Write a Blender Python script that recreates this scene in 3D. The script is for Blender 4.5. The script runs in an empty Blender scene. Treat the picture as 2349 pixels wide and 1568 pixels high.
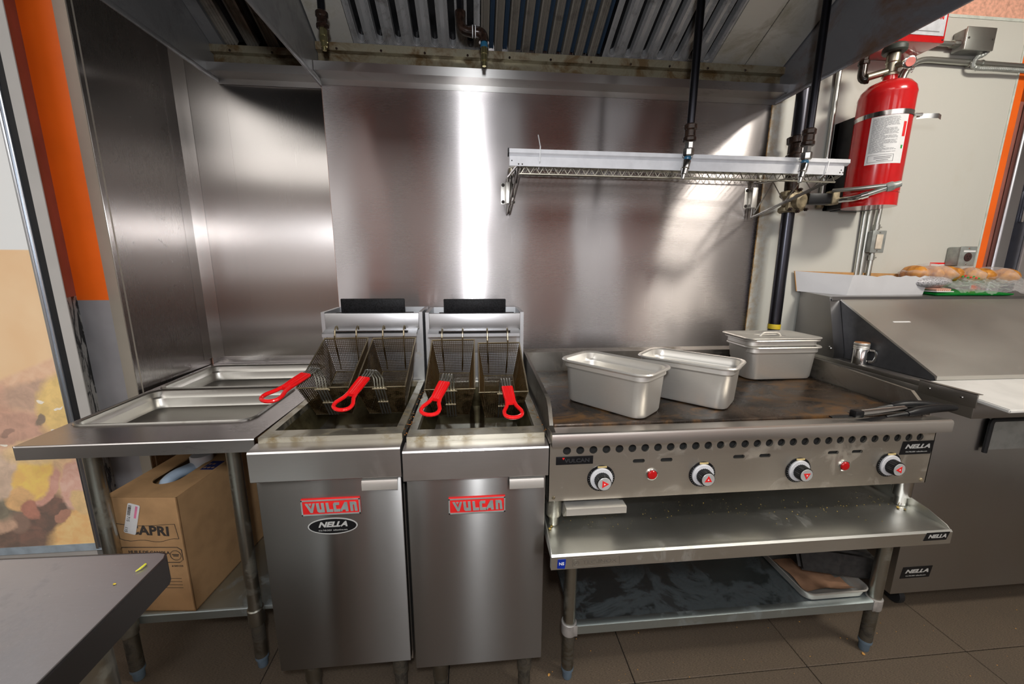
import bpy, bmesh, math, random
from mathutils import Matrix, Vector
PI = math.pi
R = math.radians
SC = bpy.context.scene
COL = SC.collection

# ------------------------------------------------------------------ camera
def make_camera():
    yaw, pitch, roll = 0.0944, 0.1952, 0.0052
    cy, sy, cp, sp = math.cos(yaw), math.sin(yaw), math.cos(pitch), math.sin(pitch)
    fw = Vector((sy * cp, cy * cp, -sp)); rt = Vector((cy, -sy, 0)); up = rt.cross(fw)
    r2 = rt * math.cos(roll) + up * math.sin(roll)
    u2 = up * math.cos(roll) - rt * math.sin(roll)
    cam = bpy.data.cameras.new('camera'); o = bpy.data.objects.new('camera', cam); COL.objects.link(o)
    m = Matrix((r2, u2, -fw)).transposed().to_4x4(); m.translation = (0.198, -1.8346, 1.3922)
    o.matrix_world = m
    cam.sensor_fit = 'HORIZONTAL'; cam.sensor_width = 36.0; cam.lens = 36.0 * 904.99 / 2349.0
    cam.clip_start = 0.02; cam.clip_end = 60
    SC.camera = o
make_camera()

# ------------------------------------------------------------------ world, lights, exposure
SC.view_settings.view_transform = 'Standard'
SC.view_settings.look = 'None'
SC.view_settings.exposure = 0.30
SC.view_settings.gamma = 1.0
SC.view_settings.use_curve_mapping = False
SC.cycles.use_denoising = True
SC.cycles.max_bounces = 10
SC.cycles.diffuse_bounces = 5
SC.cycles.glossy_bounces = 6
SC.cycles.transparent_max_bounces = 12
SC.cycles.caustics_reflective = False
SC.cycles.caustics_refractive = False
SC.cycles.sample_clamp_indirect = 6.0
w = bpy.data.worlds.new('world'); SC.world = w; w.use_nodes = True
w.node_tree.nodes['Background'].inputs[0].default_value = (0.9, 0.95, 1.0, 1)
w.node_tree.nodes['Background'].inputs[1].default_value = 0.25

def area(name, loc, target, sx, sy, power, col=(1, 1, 1)):
    l = bpy.data.lights.new(name, 'AREA'); l.shape = 'RECTANGLE'; l.size = sx; l.size_y = sy
    l.energy = power; l.color = col
    o = bpy.data.objects.new(name, l); COL.objects.link(o); o.location = loc
    d = Vector(target) - Vector(loc); o.rotation_euler = d.to_track_quat('-Z', 'Y').to_euler()
    return o
# ceiling fixture to the right of the hood, the photographer's flash just behind the camera, then added fill lights
area('ceiling_lamp_right', (2.32, -1.75, 2.84), (1.5, -0.2, 1.2), 0.60, 0.26, 28, (1.0, 0.94, 0.84))
area('photographer_flash', (0.20, -1.97, 1.68), (0.25, 0, 1.62), 0.06, 0.13, 11.5, (0.93, 0.96, 1.0))
area('left_fill_light', (-2.1, -2.3, 2.80), (-1.5, -0.3, 1.2), 1.8, 1.3, 11, (1.0, 0.97, 0.93))  # fill added to brighten the display panel and orange wall end
area('overhead_fill_light', (0.5, -4.3, 2.90), (0.5, -4.299, 0), 6.4, 3.6, 80, (1.0, 0.97, 0.94))  # broad fill added overhead, large for even reflections in the steel
for wx, ww in ((-2.80, 0.7), (0.42, 1.8), (2.95, 1.1)):      # fill panels added to light the hood, set between the orange piers
    area('front_fill_light', (wx, -7.1, 1.75), (wx, 0, 1.75), ww, 1.3, 6.5 * ww * 1.3, (0.95, 0.97, 1.0))

# ------------------------------------------------------------------ materials
MATS = {}
class NT:
    """small wrapper that builds a node tree"""
    def __init__(self, name):
        self.m = bpy.data.materials.new(name); self.m.use_nodes = True
        self.t = self.m.node_tree; self.t.nodes.clear()
        self.out = self.n('ShaderNodeOutputMaterial')
        self.p = self.n('ShaderNodeBsdfPrincipled'); self.l(self.p.outputs[0], self.out.inputs[0])
        self.tc = self.n('ShaderNodeTexCoord')
    def n(self, t, **k):
        x = self.t.nodes.new(t)
        for a, b in k.items(): setattr(x, a, b)
        return x
    def l(self, a, b): self.t.links.new(a, b)
    def map(self, scale=(1, 1, 1), loc=(0, 0, 0), rot=(0, 0, 0), src='Object'):
        m = self.n('ShaderNodeMapping'); m.inputs['Scale'].default_value = scale; m.inputs['Location'].default_value = loc
        m.inputs['Rotation'].default_value = rot
        self.l(self.tc.outputs[src], m.inputs[0]); return m.outputs[0]
    def noise(self, vec, scale, detail=3, rough=0.5, dist=0.0):
        x = self.n('ShaderNodeTexNoise'); x.inputs['Scale'].default_value = scale; x.inputs['Detail'].default_value = detail
        x.inputs['Roughness'].default_value = rough; x.inputs['Distortion'].default_value = dist
        self.l(vec, x.inputs['Vector']); return x.outputs['Fac']
    def ramp(self, fac, stops, interp='LINEAR'):
        x = self.n('ShaderNodeValToRGB'); e = x.color_ramp; e.interpolation = interp
        while len(e.elements) < len(stops): e.elements.new(0.5)
        for s, (p, c) in zip(e.elements, stops):
            s.position = p; s.color = (*c, 1) if len(c) == 3 else c
        self.l(fac, x.inputs[0]); return x.outputs[0]
    def rng(self, fac, a, b, c, d):
        x = self.n('ShaderNodeMapRange'); x.clamp = True
        for i, v in zip((1, 2, 3, 4), (a, b, c, d)): x.inputs[i].default_value = v
        self.l(fac, x.inputs[0]); return x.outputs[0]
    def mix(self, fac, a, b, mode='MIX'):
        x = self.n('ShaderNodeMix', data_type='RGBA', blend_type=mode)
        if hasattr(fac, 'links'): self.l(fac, x.inputs[0])
        else: x.inputs[0].default_value = fac
        for s, i in ((a, 6), (b, 7)):
            if hasattr(s, 'links'): self.l(s, x.inputs[i])
            else: x.inputs[i].default_value = (*s, 1)
        return x.outputs[2]
    def math(self, op, a, b=0.0):
        x = self.n('ShaderNodeMath', operation=op)
        for s, i in ((a, 0), (b, 1)):
            if hasattr(s, 'links'): self.l(s, x.inputs[i])
            else: x.inputs[i].default_value = s
        return x.outputs[0]
    def bump(self, h, strength=0.2, dist=0.001):
        b = self.n('ShaderNodeBump'); b.inputs['Strength'].default_value = strength; b.inputs['Distance'].default_value = dist
        self.l(h, b.inputs['Height']); self.l(b.outputs[0], self.p.inputs['Normal'])
    def set(self, **k):
        for a, v in k.items():
            s = self.p.inputs[{'col': 'Base Color', 'rough': 'Roughness', 'metal': 'Metallic', 'spec': 'Specular IOR Level',
                               'aniso': 'Anisotropic', 'tan': 'Tangent', 'trans': 'Transmission Weight', 'ior': 'IOR', 'alpha': 'Alpha',
                               'coat': 'Coat Weight', 'crough': 'Coat Roughness', 'emit': 'Emission Color', 'estr': 'Emission Strength',
                               'sss': 'Subsurface Weight'}[a]]
            if hasattr(v, 'links'): self.l(v, s)
            elif isinstance(v, tuple): s.default_value = (*v, 1) if len(s.default_value) == 4 else v
            else: s.default_value = v
        return self

def plain(name, col, rough=0.5, metal=0.0, var=0.06, scale=30.0, spec=0.5, coat=0.0):
    if name in MATS: return MATS[name]
    t = NT(name); v = t.map()
    f = t.noise(v, scale, 4)
    c2 = tuple(min(1, max(0, x * (1 - var * 3))) for x in col); c1 = tuple(min(1, x * (1 + var)) for x in col)
    t.set(col=t.ramp(f, [(0.3, c2), (0.6, c1)]), rough=rough, metal=metal, spec=spec, coat=coat)
    MATS[name] = t.m; return t.m

def steel(name, col=(0.60, 0.585, 0.565), rough=0.28, aniso=0.0, tan=None, brush=(1, 40, 40), grime=0.0,
          grime_col=(0.13, 0.08, 0.03), smudge=0.10, gscale=3.0, gcut=0.55, scratch=0.0, warp=0.0, metal0=1.0):
    """brushed stainless sheet: fine grain along one axis, soft smudges in the gloss, dried grease in patches"""
    if name in MATS: return MATS[name]
    t = NT(name)
    fine = t.noise(t.map(brush), 18.0, 4, 0.6)
    big = t.noise(t.map(), 2.2, 3, 0.5, 0.2)
    r = t.math('ADD', t.rng(big, 0.3, 0.7, rough - smudge * 0.35, rough + smudge * 0.35), t.rng(fine, 0.3, 0.7, -0.01, 0.01))
    c = t.mix(t.rng(fine, 0.25, 0.75, 0.0, 1.0), tuple(x * 0.95 for x in col), col)
    c = t.mix(t.rng(big, 0.30, 0.75, 0.0, 0.25), c, tuple(x * 0.80 for x in col))
    metal = metal0
    if grime > 0:
        g = t.noise(t.map(loc=(3.1, 1.7, 0.4)), gscale, 8, 0.68, 0.6)
        gm = t.rng(g, gcut, gcut + 0.16, 0.0, grime)
        c = t.mix(gm, c, grime_col)
        r = t.math('ADD', r, t.math('MULTIPLY', gm, 0.25))
        metal = t.math('SUBTRACT', metal0, t.math('MULTIPLY', gm, 0.75 * metal0))
    if scratch > 0:
        s = t.noise(t.map((60, 60, 1.2), rot=(0.2, 0.5, 0.3)), 5.0, 2, 0.5)
        c = t.mix(t.rng(s, 0.70, 0.76, 0.0, scratch), c, (0.85, 0.84, 0.82))
    t.set(col=c, rough=r, metal=metal, aniso=aniso)
    if tan:
        x = t.n('ShaderNodeCombineXYZ')
        for i in range(3): x.inputs[i].default_value = tan[i]
        t.set(tan=x.outputs[0])
    t.bump(fine, 0.004 if aniso > .8 else 0.012, 0.0004)
    if warp:
        bn = [n for n in t.t.nodes if n.type == 'BUMP'][0]; w2 = t.n('ShaderNodeBump'); w2.inputs['Strength'].default_value = 1.0; w2.inputs['Distance'].default_value = warp
        t.l(t.noise(t.map((1.6, 1, 0.8)), 2.0, 1, 0.4, 0.3), w2.inputs['Height']); t.l(w2.outputs[0], bn.inputs['Normal'])
    MATS[name] = t.m; return t.m

# ------------------------------------------------------------------ mesh helpers
MW = {}
def mw(o): return MW.get(o.name, Matrix.Identity(4)) if o is not None else Matrix.Identity(4)

def finish(bm, name, mat, smooth=True, angle=32):
    bmesh.ops.recalc_face_normals(bm, faces=bm.faces[:])
    me = bpy.data.meshes.new(name); bm.to_mesh(me); bm.free()
    for m in (mat if isinstance(mat, (list, tuple)) else [mat]): me.materials.append(m)
    if smooth:
        me.shade_smooth()
        me.set_sharp_from_angle(angle=R(angle))
    return me
def link(name, me, parent=None):
    o = bpy.data.objects.new(name, me); COL.objects.link(o)
    if parent is not None: o.parent = parent
    MW[o.name] = mw(parent).copy()
    return o
def part(name, bm, mat, parent=None, world=True, label=None, smooth=True, angle=32, stuff=False):
    """one mesh object; bm is in world coordinates unless world is False (then in the parent's own)"""
    if world and parent is not None: bm.transform(mw(parent).inverted())
    o = link(name, finish(bm, name, mat, smooth, angle), parent)
    if label: o['label'] = label
    if stuff: o['kind'] = 'stuff'
    return o
def thing(name, label, cat, loc=(0, 0, 0), rz=0.0, group=None):
    o = bpy.data.objects.new(name, None); COL.objects.link(o)
    o.empty_display_size = 0.05
    o.location = loc; o.rotation_euler = (0, 0, rz)
    MW[o.name] = Matrix.Translation(loc) @ Matrix.Rotation(rz, 4, 'Z')
    o['label'] = label; o['category'] = cat
    if group: o['group'] = group
    return o
def solo(name, bm, mat, label, cat, loc=None, group=None, **k):
    """a thing made of a single mesh, its origin set near it"""
    if loc is not None: bm.transform(Matrix.Translation(-Vector(loc)))
    o = link(name, finish(bm, name, mat, **k), None)
    if loc is not None:
        o.location = loc; MW[o.name] = Matrix.Translation(loc)
    o['label'] = label; o['category'] = cat
    if group: o['group'] = group
    return o
def struct(name, bm, mat, parent=None, **k):
    o = part(name, bm, mat, parent, **k)
    if parent is None: o['kind'] = 'structure'
    return o
def copy_child(src, parent, loc=None):
    c = src.copy(); COL.objects.link(c); c.parent = parent
    if loc is not None: c.location = loc
    MW[c.name] = mw(parent).copy()
    return c
def dup(root, loc, rz=None, label=None):
    """copy of a thing with its parts and sub-parts (mesh data shared)"""
    r = root.copy(); COL.objects.link(r); r.location = loc
    if rz is not None: r.rotation_euler = (0, 0, rz)
    MW[r.name] = Matrix.Translation(loc) @ r.rotation_euler.to_matrix().to_4x4()
    if label: r['label'] = label
    for ch in [o for o in COL.objects if o.parent == root]:
        c = copy_child(ch, r)
        for g in [o for o in COL.objects if o.parent == ch]: copy_child(g, c)
    return r

def B(): return bmesh.new()
def box(bm, x0, x1, y0, y1, z0, z1, bev=0.0, seg=2, m=None):
    vs = bmesh.ops.create_cube(bm, size=1.0)['verts']
    M = Matrix.Translation(((x0 + x1) / 2, (y0 + y1) / 2, (z0 + z1) / 2)) @ Matrix.Diagonal((abs(x1 - x0), abs(y1 - y0), abs(z1 - z0), 1))
    bmesh.ops.transform(bm, verts=vs, matrix=M)
    if bev:
        es = list({e for v in vs for e in v.link_edges})
        r = bmesh.ops.bevel(bm, geom=es, offset=bev, segments=seg, affect='EDGES', clamp_overlap=True, profile=0.5)
        vs = [v for v in r['verts']]
        fs = {f for v in vs for f in v.link_faces}; vs = list({v for f in fs for v in f.verts})
    if m is not None: bmesh.ops.transform(bm, verts=vs, matrix=m)
    return vs
def hexa(bm, p, m=None):
    """eight corners: bottom four counter-clockwise, then top four"""
    v = [bm.verts.new(q) for q in p]
    for f in ((0, 1, 2, 3), (4, 5, 6, 7), (0, 1, 5, 4), (1, 2, 6, 5), (2, 3, 7, 6), (3, 0, 4, 7)):
        bm.faces.new([v[i] for i in f])
    return v
def prism(bm, poly, axis, a, b):
    """polygon (two coordinates) extruded along axis 0/1/2 from a to b"""
    def P(u, v, w): return {0: (w, u, v), 1: (u, w, v), 2: (u, v, w)}[axis]
    lo = [bm.verts.new(P(u, v, a)) for u, v in poly]; hi = [bm.verts.new(P(u, v, b)) for u, v in poly]
    n = len(poly)
    bm.faces.new(lo); bm.faces.new(hi)
    for i in range(n): bm.faces.new((lo[i], lo[(i + 1) % n], hi[(i + 1) % n], hi[i]))
    return lo + hi
def sheet(bm, path, axis, a, b, t=0.0015):
    """thin folded sheet: an open 2-D path given thickness t and extruded along axis"""
    n = len(path); left, right = [], []
    for i, (u, v) in enumerate(path):
        ds = []
        if i > 0: d = Vector((u - path[i - 1][0], v - path[i - 1][1])); ds.append(d.normalized())
        if i < n - 1: d = Vector((path[i + 1][0] - u, path[i + 1][1] - v)); ds.append(d.normalized())
        d = sum(ds, Vector((0, 0)))
        d = d.normalized() if d.length > 1e-6 else ds[0]
        nn = Vector((-d.y, d.x)); c = max(0.35, nn.dot(Vector((-ds[0].y, ds[0].x))))
        left.append((u, v)); right.append((u + nn.x * t / c, v + nn.y * t / c))
    return prism(bm, left + right[::-1], axis, a, b)
def tube(bm, pts, r, n=8, caps=True, closed=False):
    pts = [Vector(p) for p in pts]; k = len(pts)
    rad = r if isinstance(r, (list, tuple)) else [r] * k
    tans = []
    for i in range(k):
        a = pts[(i - 1) % k] if (closed or i > 0) else pts[i]
        b = pts[(i + 1) % k] if (closed or i < k - 1) else pts[i]
        d = b - a; tans.append(d.normalized() if d.length > 1e-9 else Vector((0, 0, 1)))
    t0 = tans[0]; up = Vector((0, 0, 1)) if abs(t0.z) < 0.9 else Vector((1, 0, 0))
    nx = t0.cross(up).normalized(); rings = []
    for i in range(k):
        if i > 0:
            q = tans[i - 1].rotation_difference(tans[i]); nx = q @ nx
        nx = (nx - tans[i] * nx.dot(tans[i])).normalized(); ny = tans[i].cross(nx)
        s = 1.0
        if 0 < i < k - 1 or closed:
            a = (pts[i] - pts[(i - 1) % k]).normalized(); s = 1.0 / max(0.5, a.dot(tans[i]))
        rings.append([bm.verts.new(pts[i] + (nx * math.cos(2 * PI * j / n + PI / n) + ny * math.sin(2 * PI * j / n + PI / n)) * rad[i] * (s if n <= 4 else 1)) for j in range(n)])
    for i in range(k if closed else k - 1):
        a, b = rings[i], rings[(i + 1) % k]
        for j in range(n): bm.faces.new((a[j], a[(j + 1) % n], b[(j + 1) % n], b[j]))
    if caps and not closed:
        bm.faces.new(rings[0]); bm.faces.new(rings[-1])
def arc(p0, p1, p2, n=6):
    """quadratic curve through a bend: start, corner, end"""
    p0, p1, p2 = Vector(p0), Vector(p1), Vector(p2); o = []
    for i in range(n + 1):
        t = i / n; o.append(p0 * (1 - t) ** 2 + p1 * 2 * t * (1 - t) + p2 * t * t)
    return o
def lathe(bm, prof, n=24, m=None, cap=True):
    """profile of (radius, height) turned about Z"""
    rings = []
    for r, z in prof: rings.append([bm.verts.new((r * math.cos(2 * PI * j / n), r * math.sin(2 * PI * j / n), z)) for j in range(n)])
    for a, b in zip(rings, rings[1:]):
        for j in range(n): bm.faces.new((a[j], a[(j + 1) % n], b[(j + 1) % n], b[j]))
    if cap:
        bm.faces.new(rings[0]); bm.faces.new(rings[-1])
    vs = [v for q in rings for v in q]
    if m is not None: bmesh.ops.transform(bm, verts=vs, matrix=m)
    return vs
def to_axis(loc, direction):
    """matrix that carries +Z to a direction at loc"""
    return Matrix.Translation(loc) @ Vector(direction).to_track_quat('Z', 'Y').to_matrix().to_4x4()
def cyl(bm, p0, p1, r0, r1=None, n=20):
    p0, p1 = Vector(p0), Vector(p1); d = p1 - p0
    return lathe(bm, [(r0, 0), (r0 if r1 is None else r1, d.length)], n, to_axis(p0, d))
def rrect(lx, ly, r, n=5):
    """rounded rectangle loop, half sizes lx, ly"""
    r = min(r, lx, ly) ; o = []
    for cx, cy, a0 in ((lx - r, ly - r, 0), (-lx + r, ly - r, 90), (-lx + r, -ly + r, 180), (lx - r, -ly + r, 270)):
        for i in range(n + 1):
            a = R(a0 + 90 * i / n); o.append((cx + r * math.cos(a), cy + r * math.sin(a)))
    return o
def loft(bm, loops, cap0=True, cap1=True):
    rings = [[bm.verts.new(p) for p in L] for L in loops]
    n = len(rings[0])
    for a, b in zip(rings, rings[1:]):
        for j in range(n): bm.faces.new((a[j], a[(j + 1) % n], b[(j + 1) % n], b[j]))
    if cap0: bm.faces.new(rings[0])
    if cap1: bm.faces.new(rings[-1])
def hole_cell(bm, u0, u1, v0, v1, loop, f, depth):
    """rectangle with a hole (loop of uv points, counter-clockwise from the right) plus the hole's wall; f maps (u, v, w) to 3-D"""
    n = len(loop); V = [bm.verts.new(f(u, v, 0)) for u, v in loop]; D = [bm.verts.new(f(u, v, depth)) for u, v in loop]
    for i in range(n): bm.faces.new((V[i], V[(i + 1) % n], D[(i + 1) % n], D[i]))
    iu = max(range(n), key=lambda i: loop[i][1]); il = min(range(n), key=lambda i: loop[i][1])
    c = [bm.verts.new(f(u, v, 0)) for u, v in ((u0, v0), (u1, v0), (u1, v1), (u0, v1))]
    tm = bm.verts.new(f(loop[iu][0], v1, 0)); bmid = bm.verts.new(f(loop[il][0], v0, 0))
    left = []; i = iu
    while True:
        left.append(V[i])
        if i == il: break
        i = (i + 1) % n
    right = []; i = il
    while True:
        right.append(V[i])
        if i == iu: break
        i = (i + 1) % n
    bm.faces.new([tm] + left + [bmid, c[0], c[3]])
    bm.faces.new([bmid] + right + [tm, c[2], c[1]])
def letters(text, size, m, mat, parent, name='lettering', extrude=0.0006, bold=0.0, shear=0.0, spacing=1.0, align='CENTER', squash=1.0):
    """text turned into a mesh part; m places the text plane (x to the right, y up) in world space"""
    cu = bpy.data.curves.new('t', 'FONT'); cu.body = text; cu.size = size; cu.extrude = extrude; cu.offset = bold
    cu.shear = shear; cu.space_character = spacing; cu.align_x = align; cu.align_y = 'CENTER'; cu.resolution_u = 3
    o = bpy.data.objects.new('t', cu); COL.objects.link(o)
    dg = bpy.context.evaluated_depsgraph_get(); dg.update()
    me = bpy.data.meshes.new_from_object(o.evaluated_get(dg))
    bpy.data.objects.remove(o); bpy.data.curves.remove(cu)
    bm = B(); bm.from_mesh(me); bpy.data.meshes.remove(me)
    bm.transform(m @ Matrix.Diagonal((squash, 1, 1, 1)))
    return part(name, bm, mat, parent, smooth=False)
FRONT = Matrix(((1, 0, 0, 0), (0, 0, -1, 0), (0, 1, 0, 0), (0, 0, 0, 1)))   # text plane that faces -Y
def facing(x, y, z, rz=0.0, tilt=0.0):
    return Matrix.Translation((x, y, z)) @ Matrix.Rotation(rz, 4, 'Z') @ FRONT @ Matrix.Rotation(tilt, 4, 'Z')

# ------------------------------------------------------------------ the materials of this kitchen
WALL_STEEL = steel('wall_steel', (0.50, 0.465, 0.46), 0.27, 1.0, (0, 0, 1), (1.5, 60, 60), smudge=0.05, scratch=0.25, warp=0.005)
BAY_STEEL = steel('bay_steel', (0.54, 0.51, 0.49), 0.26, 1.0, (1, 0, 0), (60, 60, 1.5), smudge=0.04, scratch=0.2)
SIDE_STEEL = steel('side_steel', (0.46, 0.43, 0.41), 0.27, 1.0, (0, 1, 0), (60, 60, 1.5), smudge=0.05, grime=0.08, gscale=20, gcut=0.58, grime_col=(0.05, 0.045, 0.04))
EDGE_STEEL = steel('edge_steel', (0.50, 0.48, 0.46), 0.34, smudge=0.05)
DOOR_STEEL = steel('door_steel', (0.33, 0.32, 0.31), 0.30, 1.0, (0, 0, 1), (1.5, 60, 60), smudge=0.04)
APRON_STEEL = steel('apron_steel', (0.74, 0.71, 0.69), 0.32, 0.4, (0, 0, 1), (1.5, 60, 60), smudge=0.14, grime=0.2, gcut=0.62, grime_col=(0.25, 0.15, 0.05))
RIM_STEEL = steel('greasy_steel', (0.52, 0.50, 0.42), 0.34, grime=0.8, gscale=11, gcut=0.50, grime_col=(0.26, 0.17, 0.04))
FLUE_STEEL = steel('flue_steel', (0.56, 0.56, 0.57), 0.42, grime=0.6, gscale=9, gcut=0.58, grime_col=(0.30, 0.20, 0.06))
TABLE_STEEL = steel('table_steel', (0.42, 0.40, 0.40), 0.26, smudge=0.18, grime=0.3, gcut=0.62, grime_col=(0.10, 0.08, 0.06), brush=(1.5, 60, 60))
LIP_STEEL = steel('lip_steel', (0.68, 0.65, 0.64), 0.30, brush=(1.5, 60, 60), smudge=0.15)
PAN_STEEL = steel('pan_steel', (0.86, 0.83, 0.77), 0.40, metal0=0.8, smudge=0.08, grime=0.15, gscale=10, gcut=0.64, grime_col=(0.30, 0.25, 0.18), brush=(3, 30, 30))
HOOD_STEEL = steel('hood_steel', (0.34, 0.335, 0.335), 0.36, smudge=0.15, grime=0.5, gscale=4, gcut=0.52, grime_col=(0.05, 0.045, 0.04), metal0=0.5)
LEDGE_STEEL = steel('hood_ledge_steel', (0.55, 0.53, 0.51), 0.30, 0.9, (0, 0, 1), (1.5, 60, 60), smudge=0.12, grime=0.35, gscale=6, gcut=0.60, grime_col=(0.22, 0.15, 0.04))
GUTTER_STEEL = steel('greasy_gutter', (0.32, 0.285, 0.20), 0.34, smudge=0.15, grime=0.95, gscale=10, gcut=0.43, grime_col=(0.10, 0.055, 0.015), metal0=0.5)
BLANK_STEEL = steel('hood_blank_panel', (0.66, 0.63, 0.57), 0.42, grime=0.7, gscale=5, gcut=0.50, grime_col=(0.30, 0.25, 0.15), metal0=0.5)
SKIRT_STEEL = steel('rusty_hood_skirt', (0.30, 0.30, 0.33), 0.34, smudge=0.15, grime=0.85, gscale=3.5, gcut=0.49, grime_col=(0.16, 0.075, 0.03), brush=(40, 40, 2), metal0=0.6)
FILTER_STEEL = steel('filter_steel', (0.50, 0.49, 0.49), 0.30, smudge=0.15, grime=0.75, gscale=12, gcut=0.52, grime_col=(0.07, 0.05, 0.035), metal0=0.5)
FILTER_DARK = steel('filter_tan_steel', (0.40, 0.36, 0.31), 0.36, smudge=0.15, grime=0.6, gscale=9, gcut=0.52, grime_col=(0.06, 0.045, 0.03), metal0=0.5)
FILTER_BLUE = steel('filter_blue_steel', (0.05, 0.085, 0.14), 0.34, smudge=0.15, grime=0.5, gscale=9, gcut=0.55, grime_col=(0.02, 0.02, 0.02), metal0=0.5)
GRIDDLE_FRONT = steel('griddle_front_steel', (0.74, 0.70, 0.62), 0.38, 0.3, (0, 0, 1), (1.5, 50, 50), smudge=0.16, grime=0.6, gscale=9, gcut=0.54, grime_col=(0.24, 0.18, 0.10), scratch=0.4)
RAIL_STEEL = steel('rail_steel', (0.76, 0.72, 0.67), 0.33, brush=(1.5, 60, 60), smudge=0.10, grime=0.2, gcut=0.64)
SPLASH_STEEL = steel('splash_steel', (0.30, 0.28, 0.25), 0.38, grime=0.75, gscale=6, gcut=0.50, grime_col=(0.08, 0.05, 0.02))
STAND_STEEL = steel('stand_steel', (0.78, 0.78, 0.73), 0.40, brush=(2, 40, 40), smudge=0.22, grime=0.55, gscale=4.5, gcut=0.57, grime_col=(0.10, 0.08, 0.05), scratch=0.25)
GALV = steel('galvanised_shelf', (0.55, 0.63, 0.64), 0.42, grime=0.6, gscale=5, gcut=0.56, grime_col=(0.06, 0.06, 0.06))
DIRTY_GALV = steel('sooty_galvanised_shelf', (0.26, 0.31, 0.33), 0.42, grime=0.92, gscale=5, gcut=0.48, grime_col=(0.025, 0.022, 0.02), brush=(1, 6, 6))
LEG_STEEL = steel('leg_steel', (0.42, 0.41, 0.36), 0.34, grime=0.6, gscale=8, gcut=0.50, grime_col=(0.10, 0.09, 0.05))
LEG_DIRTY_SHADED = steel('dirty_shaded_leg_steel', (0.22, 0.20, 0.16), 0.45, grime=0.9, gscale=14, gcut=0.44, grime_col=(0.03, 0.025, 0.02))  # grime on table and stand legs, painted shade on the fryer legs
FOOT = plain('foot_plastic', (0.12, 0.17, 0.22), 0.5)
TABLE_PAN = steel('sunken_pan_steel', (0.50, 0.485, 0.45), 0.34, smudge=0.1, grime=0.3, gscale=12, gcut=0.6, grime_col=(0.22, 0.17, 0.10))
CAP_METAL = plain('spun_cap_metal', (0.62, 0.62, 0.61), 0.35, metal=0.4, var=0.04)
CHROME = steel('chrome', (0.75, 0.75, 0.74), 0.14, smudge=0.08)
PREP_STEEL = steel('prep_steel', (0.47, 0.455, 0.435), 0.36, 0.4, (0, 0, 1), (1.5, 60, 60), smudge=0.14)
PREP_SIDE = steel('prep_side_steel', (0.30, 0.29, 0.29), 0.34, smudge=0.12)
LID_STEEL = steel('lid_steel', (0.74, 0.72, 0.67), 0.42, brush=(1.5, 60, 60), smudge=0.2, grime=0.2, gcut=0.60, grime_col=(0.45, 0.42, 0.36))
WIRE = steel('basket_wire', (0.15, 0.10, 0.045), 0.36, grime=0.85, gscale=14, gcut=0.46, grime_col=(0.05, 0.03, 0.012))
WIRE_FRAME = steel('basket_frame_wire', (0.60, 0.52, 0.36), 0.32, grime=0.5, gscale=12, gcut=0.5, grime_col=(0.15, 0.09, 0.03))
HANDLE_WIRE = steel('handle_wire', (0.70, 0.70, 0.66), 0.34)
SHELF_WIRE = steel('shelf_wire', (0.52, 0.50, 0.42), 0.28, grime=0.4, gscale=10, gcut=0.52, grime_col=(0.2, 0.15, 0.06))
BLACK = plain('black_enamel', (0.008, 0.008, 0.009), 0.32, var=0.2, spec=0.3)
BLACK_SPECK = plain('speckled_black_steel', (0.008, 0.008, 0.009), 0.5, var=0.5, scale=220, spec=0.15)
BLACK_PLASTIC = plain('black_plastic', (0.008, 0.008, 0.009), 0.40, spec=0.3)
RUBBER = plain('black_rubber', (0.012, 0.012, 0.013), 0.7)
DARK = plain('dark_recess', (0.006, 0.006, 0.006), 0.8)
RED_GRIP = plain('red_vinyl', (0.78, 0.008, 0.010), 0.16, var=0.02, coat=0.5)
RED_PAINT = plain('red_paint', (0.62, 0.006, 0.008), 0.20, var=0.03, coat=0.6)
RED_FLAT = plain('red_print', (0.80, 0.02, 0.02), 0.4, var=0.02)
RED_LENS = plain('red_lens', (0.50, 0.008, 0.010), 0.22, var=0.02)
WHITE_PRINT = plain('white_print', (0.80, 0.80, 0.80), 0.5, var=0.02)
GREY_PRINT = plain('grey_print', (0.20, 0.20, 0.21), 0.6, var=0.05)
DARK_PRINT = plain('dark_print', (0.05, 0.04, 0.035), 0.7, var=0.05)
PALE_METAL = plain('cast_pale_metal', (0.50, 0.58, 0.57), 0.35, metal=0.6, var=0.05)
SILVER_PRINT = plain('silver_print', (0.62, 0.62, 0.60), 0.35, metal=0.3, var=0.02)
ALU = plain('white_aluminium', (0.66, 0.66, 0.68), 0.40, metal=0.0, var=0.03)
GREY_BOX = plain('grey_cast_box', (0.36, 0.38, 0.36), 0.45, metal=0.4, var=0.08)
CONDUIT = steel('conduit', (0.55, 0.56, 0.52), 0.36, grime=0.2, gcut=0.6)
BLACK_PIPE = steel('black_iron_pipe', (0.055, 0.055, 0.065), 0.30, smudge=0.1, grime=0.3, gcut=0.6, grime_col=(0.02, 0.015, 0.01))
RUST_PIPE = plain('greasy_iron_fitting', (0.030, 0.016, 0.011), 0.22, metal=0.2, var=0.25, scale=70)
BRASS = steel('nozzle_brass', (0.55, 0.50, 0.25), 0.30, grime=0.4, gscale=30)
VALVE_CAST = plain('cast_valve_body', (0.33, 0.27, 0.17), 0.5, metal=0.5, var=0.2, scale=40)
YELLOW_TAPE = plain('yellow_tape', (0.75, 0.55, 0.03), 0.5)
BLUE_TAPE = plain('blue_cap', (0.02, 0.12, 0.22), 0.35)
CREAM_PLASTIC = plain('cream_plastic', (0.72, 0.64, 0.52), 0.4)
WHITE_BOARD = plain('white_cutting_board', (0.78, 0.77, 0.74), 0.45, var=0.04, scale=8)
GREEN_TRAY = plain('green_tray', (0.01, 0.36, 0.06), 0.35, var=0.05)
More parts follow.
